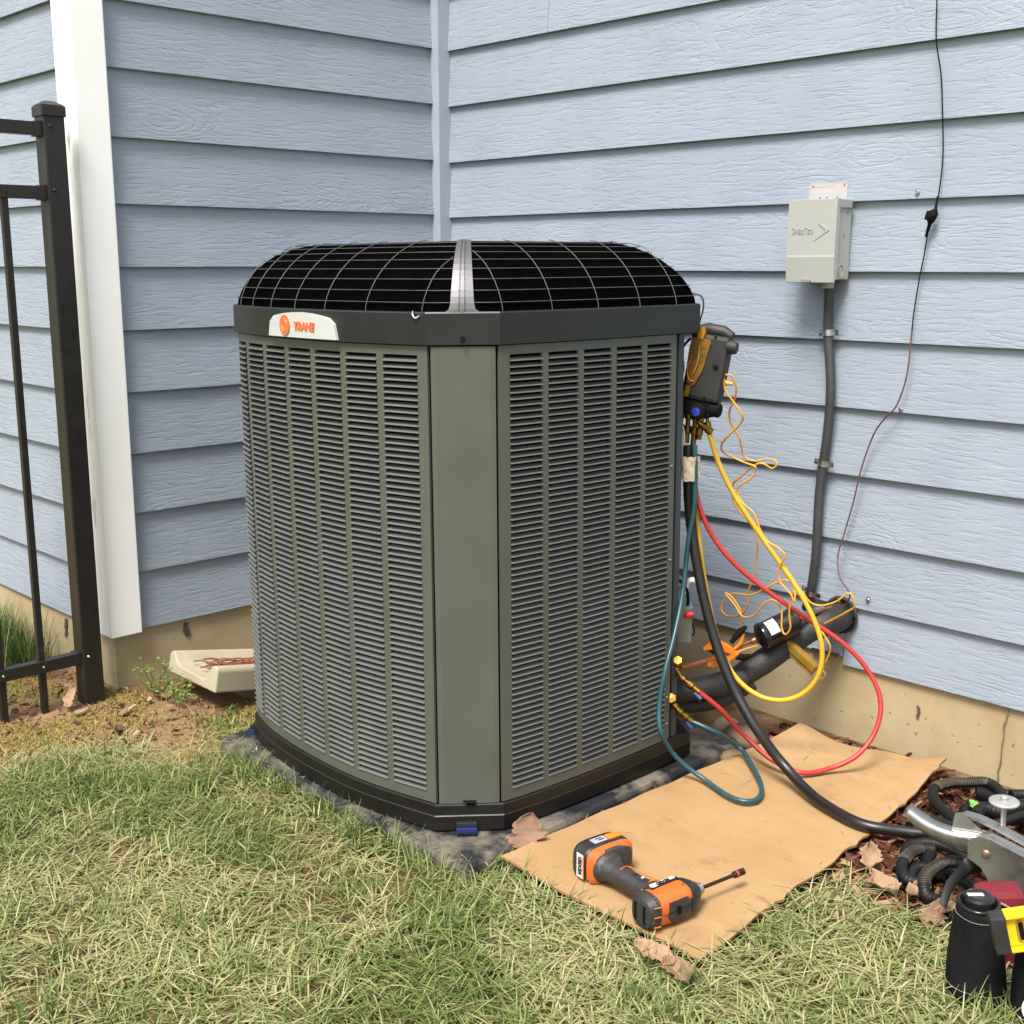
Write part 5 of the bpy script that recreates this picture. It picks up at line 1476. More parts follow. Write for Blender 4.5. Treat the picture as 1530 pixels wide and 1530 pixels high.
# clear plastic gauge holder beside the brass fittings
def clear_mat():
    t = NT('cloudy_clear_plastic')
    t.b.inputs['Transmission Weight'].default_value = .55
    t.b.inputs['IOR'].default_value = 1.3
    return t.done((0.62, 0.62, 0.62), .25)
hz = Vector((1.452, -.503, .622))
sl = thing('clear_sleeve', hz, 'small cloudy clear plastic sleeve hanging between cabinet and brass fittings', 'plastic sleeve')
Q = lambda a, b, c=0: hz + c_right * a + Z3 * b + Vector((0, -1, 0)) * c
MB().box(Q(-.002, -.004), (.030, .012, .112), Matrix((c_right, c_fwd, Z3)).transposed(), bev=.005).build('sleeve_body', clear_mat(), sl)
MB().tube(spline([Q(-.010, .050), Q(-.004, .068), Q(.008, .066), Q(.014, .045), Q(.014, .0), Q(.010, -.045)], 6), .0032, 7).build('sleeve_rim', mat('frosted_plastic', (0.45, 0.45, 0.45), .3), sl)
# scrap of green netting behind the manifold
gb = MB()
for i in range(5):
    gb.tube(spline([Vector((1.43 + .004 * i, -.44, .80 - .012 * i)), Vector((1.44 + .003 * i, -.445, .775 - .012 * i)), Vector((1.437 + .004 * i, -.44, .75 - .012 * i))], 4), .002, 5)
tag(gb.build('green_strap', mat('aqua_green_plastic', (0.06, 0.36, 0.28), .4)), 'scrap of aqua green strapping behind the manifold', 'strap')

# ================================================================== concrete splash block
M_SPLASH = mat('pale_cast_concrete', (0.34, 0.30, 0.215), .85, 0, .10, 9, .35, 200, dirt=((0.20, 0.18, 0.10), 7, .62, .5))
SO = Vector((.372, -1.190, -.108)); ts = R(11)
sa, sb, sc = Vector((-1, 0, 0)), Vector((0, math.cos(ts), -math.sin(ts))), Vector((0, math.sin(ts), math.cos(ts)))
U_ = [(0, 0), (.268, 0), (.268, .056), (.258, .064), (.246, .066), (.222, .040), (.205, .030), (.075, .024), (.055, .034), (.036, .066), (.026, .074), (.008, .074), (0, .064)]
mb = MB(); n = len(U_)
secs = []
for i in range(9):
    t = i / 8
    secs.append([SO + sa * (a_ * (1 - .10 * t) + .013 * t) + sb * (.47 * t) + sc * c_ for a_, c_ in U_])
for A_, B_ in zip(secs[:-1], secs[1:]):
    mb.add(A_ + B_, [(i, (i + 1) % n, n + (i + 1) % n, n + i) for i in range(n)])
mb.add(secs[0], [(0, 1, 2, 3, 4, 5, 6), (0, 6, 7), (0, 7, 8, 9, 10, 11, 12)])
mb.add(secs[-1], [(0, 1, 2, 3, 4, 5, 6), (0, 6, 7), (0, 7, 8, 9, 10, 11, 12)])
so = mb.build('splash_block', M_SPLASH, weld=True)
bm_ = so.modifiers.new('bevel', 'BEVEL'); bm_.width = .007; bm_.segments = 3; bm_.limit_method = 'ANGLE'; bm_.angle_limit = R(30)
tag(so, 'pale concrete splash block tilted against the foundation left of the cabinet', 'splash block')
st = MB().sphere((.25, -.99, -.172), .075, 0, 14, (1.25, .9, .5), None, .10)
tag(st.build('flat_stone', mat('brown_stone', (0.16, 0.11, 0.07), .9, 0, .3, 12, .5, 80), recalc=False), 'brown stone propping up the pale splash block', 'stone')
dt = MB()
for i in range(46):
    c = SO + sa * random.gauss(.150, .026) + sb * random.uniform(.05, .26) + sc * (.038 + .012 * random.random())
    a = random.uniform(.2, 1.3); l = random.uniform(.01, .03)
    dt.tube([c - Vector((math.cos(a), math.sin(a), 0)) * l, c + Vector((0, 0, .005)), c + Vector((math.cos(a + .3), math.sin(a + .3), 0)) * l], .0022, 5)
tag(dt.build('dead_twigs', mat('reddish_twigs', (0.17, 0.055, 0.03), .9)), 'reddish dead twigs lying in the splash block', None, None, 'stuff')

# small weed by the foundation
wd = MB(); wl_ = MB()
for i in range(26):
    b = Vector((random.gauss(.16, .06), random.gauss(-1.215, .03), 0)); b.z = float(gh(b.x, b.y))
    t_ = b + Vector((random.uniform(-.05, .05), random.uniform(-.05, .04), random.uniform(.03, .11)))
    wd.tube([b, b.lerp(t_, .5) + Vector((0, 0, .01)), t_], .0012, 5)
    for k in range(5):
        q = b.lerp(t_, random.uniform(.35, 1)); a = random.uniform(0, 6.28); l = random.uniform(.010, .020)
        e_ = Vector((math.cos(a), math.sin(a), random.uniform(-.3, .5))) * l; s_ = Vector((-math.sin(a), math.cos(a), 0)) * l * .38
        wl_.add([q, q + e_ * .5 + s_ + Vector((0, 0, .002)), q + e_, q + e_ * .5 - s_ + Vector((0, 0, .002))], [(0, 1, 2, 3)])
weed = thing('leafy_weed', (.16, -1.215, -.18), 'small green leafy weed at the foundation beside the splash block', 'weed')
M_WEED = mat('weed_leaf', (0.13, 0.18, 0.035), .6, 0, .35, 40)
wd.build('stem', M_WEED, weed)['kind'] = 'stuff'; wl_.build('leaf', M_WEED, weed, recalc=False)['kind'] = 'stuff'
# ================================================================== impact driver lying on the cardboard
M_DG = mat('dark_grey_overmould', (0.028, 0.0265, 0.026), .55, 0, .18, 30, .25, 400, dirt=((0.16, 0.14, 0.12), 50, .60, .6))
M_DO = mat('orange_tool_plastic', (0.54, 0.11, 0.02), .42, 0, .06, 30, dirt=((0.20, 0.07, 0.04), 42, .58, .6))
M_DK = mat('black_tool_plastic', (0.016, 0.016, 0.017), .45, 0, .2, 30, dirt=((0.20, 0.18, 0.16), 90, .68, .5))
M_DW = mat('white_print', (0.55, 0.55, 0.54), .45)
M_BIT = mat('brown_steel_bit', (0.055, 0.03, 0.025), .4, .7, .3, 80)
dr0 = Vector((1.954, -1.126, -.133))                 # centre of the motor housing
hv = (Vector((1.751, -1.091, -.123)) - dr0)            # towards the battery
hv.z = 0; HL = hv.length; hv.normalize()
ub = Vector((hv.y, -hv.x, 0)) * -1.0
if ub.dot(Vector((0, 1, 0))) < 0: ub = -ub            # the bit points away, towards the wall
ub = (ub + Vector((0, 0, .02))).normalized()
uw = Vector((0, 0, 1))
drv = thing('impact_driver', (1.87, -1.1, -.175), 'orange and grey cordless impact driver lying on the cardboard', 'impact driver')
def DP(u, v, w): return dr0 + ub * u + hv * v + uw * w
DROT = Matrix((ub, hv, uw)).transposed()
if DROT.determinant() < 0: DROT = Matrix((ub, hv, uw)).transposed()
def loftring(rings, name, m, parent=None, smooth=True, cap=True):
    mb = MB(); n = len(rings[0])
    for a, b in zip(rings[:-1], rings[1:]):
        mb.add(list(a) + list(b), [(i, (i + 1) % n, n + (i + 1) % n, n + i) for i in range(n)], smooth)
    if cap:
        mb.add(list(rings[0]), [tuple(range(n))]); mb.add(list(rings[-1]), [tuple(range(n))])
    return mb.build(name, m, parent or drv)
def oval(f, a, b, n=20, p=2.6):
    o = []
    for k in range(n):
        t = 2 * math.pi * k / n
        c, s = math.cos(t), math.sin(t)
        o.append(f(a * math.copysign(abs(c) ** (2 / p), c), b * math.copysign(abs(s) ** (2 / p), s)))
    return o
# motor housing: superelliptic sections along the bit axis
def hsec(u, v0, a, b, p=3.0): return oval(lambda x, y: DP(u, v0 + x, y), a, b, 24, p)
loftring([hsec(-.060, 0, .026, .026), hsec(-.056, 0, .032, .032), hsec(-.020, 0, .0345, .034), hsec(.020, 0, .034, .0335), hsec(.034, 0, .031, .031)], 'motor_housing', M_DO)
loftring([hsec(-.0745, 0, .018, .020), hsec(-.072, 0, .027, .028), hsec(-.058, 0, .0335, .0335), hsec(-.050, 0, .0345, .034), hsec(-.048, 0, .033, .033)], 'end_cap', M_DG)
for dv in (-.012, .014):
    loftring([[DP(-.0755 + .0, dv + a, b) for a, b in ((-.0035, -.018), (.0035, -.018), (.0035, .018), (-.0035, .018))], [DP(-.070, dv + a, b) for a, b in ((-.0035, -.018), (.0035, -.018), (.0035, .018), (-.0035, .018))]], 'vent_slot', M_BLACK, None, False)
for a_ in (-.020, .0, .020):
    MB().tube([DP(-.066, -.0318, a_), DP(-.052, -.0352, a_)], .0016, 5).build('orange_line', M_DO, drv)
loftring([hsec(.030, 0, .0325, .0325), hsec(.044, 0, .030, .030), hsec(.058, 0, .023, .023), hsec(.064, 0, .019, .019)], 'nose_collar', M_DK)
MB().lathe([(.017, .062), (.017, .070), (.012, .072), (.012, .080), (.009, .082), (.0, .082)], DP(0, 0, 0), ub, 16).build('bit_collar', M_ZINC, drv)
bit = MB().lathe([(.0037, .078), (.0037, .168), (.0066, .170), (.0072, .172), (.0072, .194), (.0065, .197), (.005, .197), (.005, .192), (0, .192)], DP(0, 0, 0), ub, 12).build('nut_driver_bit', M_BIT, drv)
MB().lathe([(.0075, .175), (.0075, .180)], DP(0, 0, 0), ub, 12).build('red_band', mat('dull_red_band', (0.30, 0.05, 0.035), .5), bit)
MB().lathe([(.0068, .1945), (.0071, .1975), (.0052, .1978)], DP(0, 0, 0), ub, 12).build('brass_rim', M_BRASS, bit)
# grey side grips on the housing (up side and outer side)
def patch(pts, h, name, m, parent=None, off=.003):
    """raised plate on the up side of the tool; pts in (u, v)"""
    mb = MB(); n = len(pts)
    def top(u, v):
        r = .0345; vv = min(abs(v) / r, .98)
        return r * (1 - vv ** 3.0) ** (1 / 3.0)
    V = [DP(u, v, top(u, v) + h) for u, v in pts] + [DP(u, v, top(u, v) - off) for u, v in pts]
    mb.add(V, [tuple(range(n)), tuple(range(2 * n - 1, n - 1, -1))] + [(i, (i + 1) % n, n + (i + 1) % n, n + i) for i in range(n)])
    return mb.build(name, m, parent or drv)
patch([(-.044, .026), (.020, .026), (.030, .018), (.030, .008), (-.040, .006)], .0016, 'name_plate', M_DK)
# side grip plate facing the lawn
def outer(pts, h, name, m, d=.004):
    mb = MB(); n = len(pts)
    V = [DP(u, -(.0345 + h) * (1 - (abs(w) / .036) ** 3) ** (1 / 3), w) for u, w in pts] + [DP(u, -(.0345 - d) * (1 - (abs(w) / .036) ** 3) ** (1 / 3), w) for u, w in pts]
    mb.add(V, [tuple(range(n)), tuple(range(2 * n - 1, n - 1, -1))] + [(i, (i + 1) % n, n + (i + 1) % n, n + i) for i in range(n)])
    return mb.build(name, m, drv)
outer([(-.030, .020), (.016, .020), (.024, .012), (.024, -.012), (.012, -.022), (-.024, -.022), (-.032, -.010)], .0016, 'side_grip', M_DG)
outer([(-.012, .008), (-.002, .008), (-.002, -.008), (-.012, -.008)], .0030, 'grip_slot', M_BLACK)
outer([(.027, .014), (.032, .012), (.032, -.012), (.027, -.014)], .002, 'grip_slot', M_DK)
lp = MB(); q = [(-.034, .0225), (.022, .0225), (.026, .019), (.024, .0095), (-.032, .0095), (-.036, .014)]
lp.add([DP(u, v, .0349) for u, v in q] + [DP(u, v, .0325) for u, v in q], [tuple(range(6))] + [(i, (i + 1) % 6, 6 + (i + 1) % 6, 6 + i) for i in range(6)])
lpo = lp.build('label_plate', M_DW, drv)
text_mesh('RIDGID', .0125, (DP(-.005, .0158, .0356), -ub, -hv, uw), .0003, .0008, .12, .80).build('lettering', M_DK, lpo)
# handle: oval sections from housing to battery
def gsec(v, u0, a, b, w0=0): return oval(lambda x, y: DP(u0 + x, v, w0 + y), a, b, 20, 2.3)
v1 = HL - .028
loftring([gsec(.026, -.006, .030, .027), gsec(.045, -.010, .024, .0225), gsec(.070, -.012, .0205, .0195), gsec(.105, -.014, .0205, .0195), gsec(v1 - .035, -.016, .022, .0205), gsec(v1 - .014, -.014, .030, .025), gsec(v1, -.010, .040, .032)], 'handle', M_DG)
MB().tube(spline([DP(.022, .034, .012), DP(.012, .055, .016), DP(.008, .085, .0155), DP(.004, .115, .016), DP(-.002, .126, .0185), DP(-.016, .124, .0205), DP(-.030, .126, .0140)], 6), .0013, 6).build('orange_line', M_DO, drv)
MB().tube(spline([DP(-.026, .036, .018), DP(-.008, .05, .0215), DP(.004, .036, .0270)], 6), .0016, 6).build('orange_line', M_DO, drv)
tr = [(.014, .034), (.030, .036), (.026, .050), (.018, .066), (.010, .070)]
mb = MB(); mb.add([DP(u, v, .008) for u, v in tr] + [DP(u, v, -.008) for u, v in tr], [(0, 1, 2, 3, 4), (9, 8, 7, 6, 5)] + [(i, (i + 1) % 5, 5 + (i + 1) % 5, 5 + i) for i in range(5)]); mb.build('trigger', M_DK, drv)
for vv in (.062, .088):
    MB().box(DP(-.012, vv, .0198), (.012, .004, .003), DROT, bev=.001).build('grip_ridge', M_DK, drv)
MB().lathe([(.0035, 0), (.0035, .001), (0, .0015)], DP(-.008, .072, .0195), uw, 10).build('white_fleck', M_DW, drv)
# battery foot: orange shell, grey sole and pack
def bsec(v, u0, a, b, p=4.0): return oval(lambda x, y: DP(u0 + x, v, y), a, b, 28, p)
loftring([bsec(v1 - .002, .0, .046, .033), bsec(v1 + .004, .002, .056, .038), bsec(v1 + .015, .004, .059, .0395), bsec(v1 + .017, .004, .058, .039)], 'battery_foot', M_DO)
loftring([bsec(v1 - .006, .002, .036, .026, 3), bsec(v1 - .0035, .002, .048, .033, 3), bsec(v1 + .0035, .002, .0535, .0375, 3.4)], 'foot_grip', M_DG)
pk = loftring([bsec(v1 + .016, .004, .0565, .038), bsec(v1 + .024, .004, .060, .0405), bsec(v1 + .052, .002, .060, .0405), bsec(v1 + .060, .0, .056, .038), bsec(v1 + .063, .0, .050, .034)], 'battery_pack', M_DK)
MB().box(DP(-.006, v1 + .038, .0405), (.034, .020, .002), DROT, bev=.0006).build('battery_label', mat('pale_label', (0.30, 0.30, 0.32), .4), pk)
MB().box(DP(.030, v1 + .036, .0408), (.034, .020, .004), DROT, bev=.0015).build('battery_latch', mat('amber_plastic', (0.55, 0.17, 0.02), .4), pk)
MB().box(DP(-.001, v1 + .035, .0416), (.014, .004, .0006), DROT).box(DP(-.004, v1 + .042, .0416), (.018, .003, .0006), DROT).build('label_print', M_DK, pk)
MB().box(DP(-.057, v1 + .034, .0), (.0016, .022, .052), DROT, bev=.0006).build('brand_plate', M_DW, pk)
text_mesh('RIDGID', .0145, (DP(-.0581, v1 + .034, .0), uw, -hv, -ub), .0003, .0010, .1, .80).build('lettering', M_DK, pk)
MB().tube([DP(-.058, v1 + .0215, -.024), DP(-.058, v1 + .0215, .024)], .0016, 5).build('orange_line', M_DO, pk)

for u_, v_ in ((-.054, .020), (-.054, -.018), (.024, .027), (.022, -.012)):
    MB().lathe([(.0032, 0), (.0032, .0008), (.0014, .0010), (0, .0002)], DP(u_, v_, .0345 * (1 - min(abs(v_) / .0345, .98) ** 3) ** (1 / 3) - .0002), uw, 10).build('case_screw', M_ZINC, drv)
MB().tube([DP(u_, -.0352, .0) for u_ in np.linspace(-.046, .028, 6)], .0007, 4).build('case_seam', M_BLACK, drv)
# ================================================================== leaves, stones
M_LEAF = mat('dry_brown_leaf', (0.20, 0.115, 0.07), .8, 0, .25, 25, .4, 120)
M_LEAF2 = mat('pale_tan_leaf', (0.28, 0.18, 0.105), .8, 0, .2, 25, .4, 120)
def leaf(c, size, az, tilt, m, label, curl=.3, aspect=.62, flip=0):
    """dry curled leaf: pointed, lobed outline with torn notches, creased along the midrib"""
    mb = MB(); g = []
    e = Euler((tilt, flip, az)).to_matrix()
    ph = random.random() * 40
    nl = 22
    for i in range(nl + 1):
        t = i / nl
        base = math.sin(math.pi * t ** .8) ** .7 if 0 < t < 1 else .04
        row = []
        for k, s in enumerate(np.linspace(-1, 1, 11)):
            side = 1 if s >= 0 else 7
            lob = .62 + 1.0 * (float(fbm(t * 7 + ph, side, 3)) - .32) + .22 * (float(vnoise(t * 24 + ph, side + 3)) - .5)
            w = size * aspect * base * lob / 2 * 1.25
            z = curl * size * (.30 * s * s + .10 * abs(s) - .10 + .30 * (float(fbm(t * 3 + ph, s * 1.5 + 9, 3)) - .5) + .10 * math.sin(2.6 * t + ph))
            row.append(Vector(c) + e @ Vector((w * s + .08 * size * math.sin(3 * t + ph), size * (t - .5), z)))
        g.append(row)
    mb.sheet(g)
    o = mb.build('dead_leaf', m, recalc=False)
    sl = o.modifiers.new('thickness', 'SOLIDIFY'); sl.thickness = .0010
    return tag(o, label, 'leaf', 'dead leaves on the ground')
L_ = [Vector(p) for p in LEAVES]
leaf(L_[0] + Vector((.004, -.004, .012)), .085, R(40), R(60), M_LEAF, 'dry brown leaf standing between pad and cardboard corner', .3, .95)
leaf(L_[1] + Vector((-.012, 0, .012)), .080, R(120), R(6), M_LEAF2, 'pale curled leaf below the near corner of the cardboard', .45, .80)
leaf(L_[2] + Vector((.0, -.010, .010)), .085, R(75), R(-6), M_LEAF, 'darker brown leaf beside the pale one on the lawn', .3, .60)
leaf(L_[3] + Vector((0, 0, .010)), .075, R(70), R(10), M_LEAF2, 'folded tan leaf at the grass edge right of the cardboard', .6, .55)
leaf(L_[4] + Vector((0, 0, .006)), .062, R(160), R(25), M_LEAF2, 'rolled tan leaf lying against the black corrugated coils', .9, .40)
leaf(L_[5] + Vector((.01, .02, .010)), .085, R(40), R(4), M_LEAF2, 'broad tan leaf on the mulch beside the cardboard edge', .4, .55)
leaf(L_[6] + Vector((.02, -.02, .03)), .070, R(20), R(55), M_LEAF2, 'orange tan leaf leaning at the foot of the fence post', .4, .6)
leaf(L_[7] + Vector((.0, .0, .004)), .085, R(20), R(12), M_LEAF, 'brown leaf on the grass left of the black pouch', .3, .6)
gl = leaf(Vector((2.135, -.225, -.165)), .035, R(70), R(20), mat('fresh_green_leaf', (0.12, 0.30, 0.06), .5), 'small fresh green leaf inside the black hose loop', .2, .7)
gl.name = 'green_leaf'
M_ROCK = mat('brown_rock', (0.20, 0.135, 0.085), .9, 0, .35, 10, .6, 60)
rk = [(ROCKS[0], .040, 'rounded brown rock by the foundation behind the red hose'), (ROCKS[1], .050, 'larger pitted brown rock behind the black hose'), (ROCKS[2], .032, 'small tan rock at the back edge of the cardboard')]
for (c, r, lb) in rk:
    o = MB().sphere(Vector(c) + Vector((0, 0, r * .2 - .012)), r, 0, 14, (1.15, .95, .72), Euler((0, 0, random.random() * 3)).to_matrix(), .0)
    for i, q in enumerate(o.v):
        k = 1 + .22 * (float(fbm(q[0] * 40, q[1] * 40 + q[2] * 55, 3)) - .5)
        cc_ = Vector(c); o.v[i] = tuple(cc_ + (Vector(q) - cc_) * k)
    tag(o.build('rock', M_ROCK, recalc=False, weld=True), lb, 'rock', 'rocks by the foundation')

# ================================================================== corrugated hose coils
M_CORR = mat('black_corrugated_plastic', (0.0055, 0.0055, 0.006), .55, 0, .2, 30, spec=.35)
M_RIB = mat('worn_rib_edge', (0.10, 0.085, 0.06), .5, 0, .3, 60)
corr = thing('corrugated_hose', (2.13, -.35, -.19), 'tangled black corrugated hose coils on the mulch beside the tools', 'corrugated hose')
def ribbed(pts, r, name='hose_coil', ribs=True):
    P = resample(spline(pts, 10), .0017)
    if ribs:
        rr = [r * (1.0 if (i // 2) % 2 == 0 else .94) for i in range(len(P))]
    else: rr = [r] * len(P)
    MB().tube(P, rr, 11).build(name, M_CORR, corr)
    return P
for pts, r in (([(2.28, -.50, -.17), (2.21, -.47, -.165), (2.15, -.48, -.165), (2.13, -.53, -.17), (2.17, -.58, -.175), (2.25, -.56, -.175)], .0115), ([(2.36, -.62, -.17), (2.27, -.585, -.16), (2.20, -.60, -.16), (2.21, -.655, -.17), (2.29, -.70, -.178), (2.36, -.72, -.18)], .012), ([(2.14, -.44, -.178), (2.22, -.41, -.175), (2.30, -.36, -.17), (2.40, -.34, -.17)], .012), ([(2.20, -.33, -.172), (2.14, -.28, -.178), (2.12, -.22, -.178), (2.17, -.18, -.175), (2.25, -.22, -.17), (2.32, -.26, -.165)], .0125), ([(2.10, -.10, -.18), (2.17, -.085, -.175), (2.28, -.09, -.17), (2.36, -.12, -.17)], .0135), (COIL_A, .0125), (COIL_B, .0105), (COIL_C, .0125), (COIL_D, .0125), (COIL_E, .0135), (COIL_F, .017), (COIL_G, .015), (COIL_H, .013), (COIL_I, .010)):
    ribbed([Vector(p) + Vector((0, 0, .0)) for p in pts], r)
def wire_ribs(pts, r, t0, t1):
    P = resample(spline(pts, 10), .0042)
    n = len(P); mb = MB()
    for i in range(int(n * t0), min(int(n * t1), n - 1)):
        t = (P[min(i + 1, n - 1)] - P[max(i - 1, 0)]).normalized()
        N = (Z3 - t * Z3.dot(t)).normalized(); B = t.cross(N)
        mb.tube([P[i] + (N * math.cos(a) + B * math.sin(a)) * (r + .0006) for a in np.linspace(-1.5, 1.5, 9)], .0007, 4)
    mb.build('wire_ribs', M_RIB, corr)['kind'] = 'stuff'
wire_ribs(COIL_D, .0125, .10, .70); wire_ribs(COIL_B, .0105, .0, .55); wire_ribs(COIL_C, .0125, .15, .5); wire_ribs(COIL_A, .0125, .45, .75)

# ================================================================== silver hand tool
M_STEEL = mat('worn_chromed_steel', (0.40, 0.40, 0.385), .30, .9, .12, 25, .10, 200, dirt=((0.16, 0.15, 0.13), 14, .60, .55))
tool = thing('hand_bender_tool', (2.30, -.62, -.10), 'large silver lever tool with curved channel handle and round knob', 'lever tool')
T_ = [Vector(p) for p in TOOL]
def channel(path, heights, depth, name, parent=None):
    """bent sheet handle: a U channel standing on its side, rounded on top"""
    P = resample(spline(path, 8), .010); n = len(P); g = []
    for i in range(n):
        t = (P[min(i + 1, n - 1)] - P[max(i - 1, 0)]).normalized()
        f = i / (n - 1) * (len(heights) - 1); k = min(int(f), len(heights) - 2); h = heights[k] + (heights[k + 1] - heights[k]) * (f - k)
        back = Vector((0, 0, 1)).cross(t).normalized()
        if back.dot(c_fwd) < 0: back = -back
        upv = Vector((0, 0, 1))
        row = []
        for a in np.linspace(0, math.pi / 2, 6):
            row.append(P[i] + upv * (h / 2 - .010 + .010 * math.sin(a)) + back * (.010 - .010 * math.cos(a)))
        row = [P[i] - upv * (h / 2 - .006) + back * .004, ] + row + [P[i] + upv * (h / 2) + back * depth, P[i] + upv * (h / 2 - .010) + back * (depth + .003)]
        row = [P[i] - upv * (h / 2) + back * .010] + row
        g.append(row)
    mb = MB().sheet(g)
    o = mb.build(name, M_STEEL, parent or tool, recalc=False)
    s = o.modifiers.new('thickness', 'SOLIDIFY'); s.thickness = .0022; s.offset = 0
    return o
zt = -.052
Lp = [Vector((p.x, p.y, zt)) for p in T_[:4]]
channel([Lp[0] + Z3 * .022, Lp[1] + Z3 * .006, Lp[2] - Z3 * .002, Lp[3] - Z3 * .006, Vector((T_[4].x, T_[4].y, zt - .012))], [.026, .030, .034, .044, .052], .026, 'handle')
# body plates beyond the pivot
pv = Vector((T_[4].x - .010, T_[4].y, zt - .010))
bd = (Vector((2.470, -.60, zt - .03)) - pv).normalized()
bk = Vector((0, 0, 1)).cross(bd).normalized()
if bk.dot(c_fwd) < 0: bk = -bk
bx = lambda a, z, d=0: pv + bd * a + Z3 * z + bk * d
def bplate(pts, d0, d1, name, m=M_STEEL, parent=None):
    mb = MB(); n = len(pts)
    V = [bx(a, z, d0) for a, z in pts] + [bx(a, z, d1) for a, z in pts]
    mb.add(V, [tuple(range(n)), tuple(range(2 * n - 1, n - 1, -1))] + [(i, (i + 1) % n, n + (i + 1) % n, n + i) for i in range(n)])
    return mb.build(name, m, parent or tool)
side = [(-.030, .018), (-.010, .032), (.012, .034), (.16, .008), (.17, -.08), (.034, -.082), (.024, -.066), (-.002, -.030), (-.028, -.020)]
bplate(side, -.004, -.001, 'side_plate'); bplate(side, .030, .033, 'side_plate')
bplate([(-.008, .031), (.012, .035), (.16, .009), (.16, .005), (.012, .030), (-.006, .028)], -.001, .030, 'top_web')
mb = MB().tube([bx(.030, -.080, .0), bx(.10, -.084, .0), bx(.165, -.082, .0)], .010, 10); mb.build('lower_roller', M_STEEL, tool)
MB().lathe([(.0, .006), (.006, .005), (.0085, .002), (.0085, -.001)], bx(.006, .002, -.004), -bk, 14).build('pivot_rivet', mat('bronze_rivet', (0.30, 0.20, 0.13), .45, .8), tool)
for z in (-.020, -.028):
    MB().box(bx(.100, z, -.0045), (.004, .0006, .012), Matrix((bd, bk, Z3)).transposed()).build('stamped_mark', M_DW, tool)
for z in (-.018, -.030):
    MB().box(bx(.108, z, -.0045), (.002, .0006, .014), Matrix((bd, bk, Z3)).transposed()).build('stamped_mark', M_DW, tool)
# triangular fin on the handle
fm = Lp[2].lerp(Lp[3], .2) + Z3 * .012
fin = MB(); tdir = (Lp[3] - Lp[2]).normalized(); fbk = Vector((0, 0, 1)).cross(tdir).normalized()
if fbk.dot(c_fwd) < 0: fbk = -fbk
fpn = [fm - tdir * .012 + fbk * .018, fm + tdir * .060 + fbk * .018, fm + tdir * .004 + Z3 * .040 + fbk * .022, fm - tdir * .008 + Z3 * .036 + fbk * .022]
fin.add(fpn + [q + fbk * .003 for q in fpn], [(0, 1, 2, 3), (7, 6, 5, 4), (0, 4, 5, 1), (1, 5, 6, 2), (2, 6, 7, 3), (3, 7, 4, 0)])
fin.build('fin', M_STEEL, tool)
# round knob on a sprung stem
kb = Vector((2.352, -.575, -.040))
MB().lathe([(.0055, -.075), (.0055, .002), (.024, .004), (.029, .006), (.029, .0085), (.024, .0105), (.008, .012), (.0075, .018), (.005, .020), (0, .020)], kb + Z3 * .062, (0.0, -.06, 1), 24).build('knob', mat('grey_cast_disc', (0.42, 0.42, 0.41), .45, .6, .12, 40), tool)
sp_ = [kb + Vector((.0085 * math.cos(t), .0085 * math.sin(t), -.030 + .0055 * t / 6.283)) for t in np.linspace(0, 6.283 * 7, 100)]
MB().tube(sp_, .0011, 5).build('spring', M_STEEL, tool)
bplate([(-.060, .034), (-.045, .048), (-.02, .050), (.01, .047), (.09, .030), (.10, .014), (.094, .012), (.085, .024), (.01, .040), (-.022, .044), (-.040, .042)], .034, .060, 'upper_arm')
# curved dark grip hanging from the pivot
lv = [Vector(p) for p in LEVER]
g = []
P = resample(spline([bx(.014, -.020, .015), bx(-.012, -.026, .013), bx(-.030, -.046, .004), Vector((2.322, -.722, -.108)), Vector((2.334, -.770, -.130))], 8), .01)
mb = MB(); n = len(P)
for i, p in enumerate(P):
    t = (P[min(i + 1, n - 1)] - P[max(i - 1, 0)]).normalized()
    w = .017 - .010 * (i / (n - 1)) ** 1.6
    s_ = t.cross(c_fwd).normalized()
    g.append([p - s_ * w - c_fwd * .001, p - s_ * w * .4 - c_fwd * .007, p + s_ * w * .4 - c_fwd * .007, p + s_ * w - c_fwd * .001, p + s_ * w * .6 + c_fwd * .008, p - s_ * w * .6 + c_fwd * .008, p - s_ * w - c_fwd * .001])
mb.sheet(g)
mb.build('rubber_grip', mat('dark_rubber_grip', (0.010, 0.011, 0.0105), .5, 0, .2, 25), tool, recalc=False)

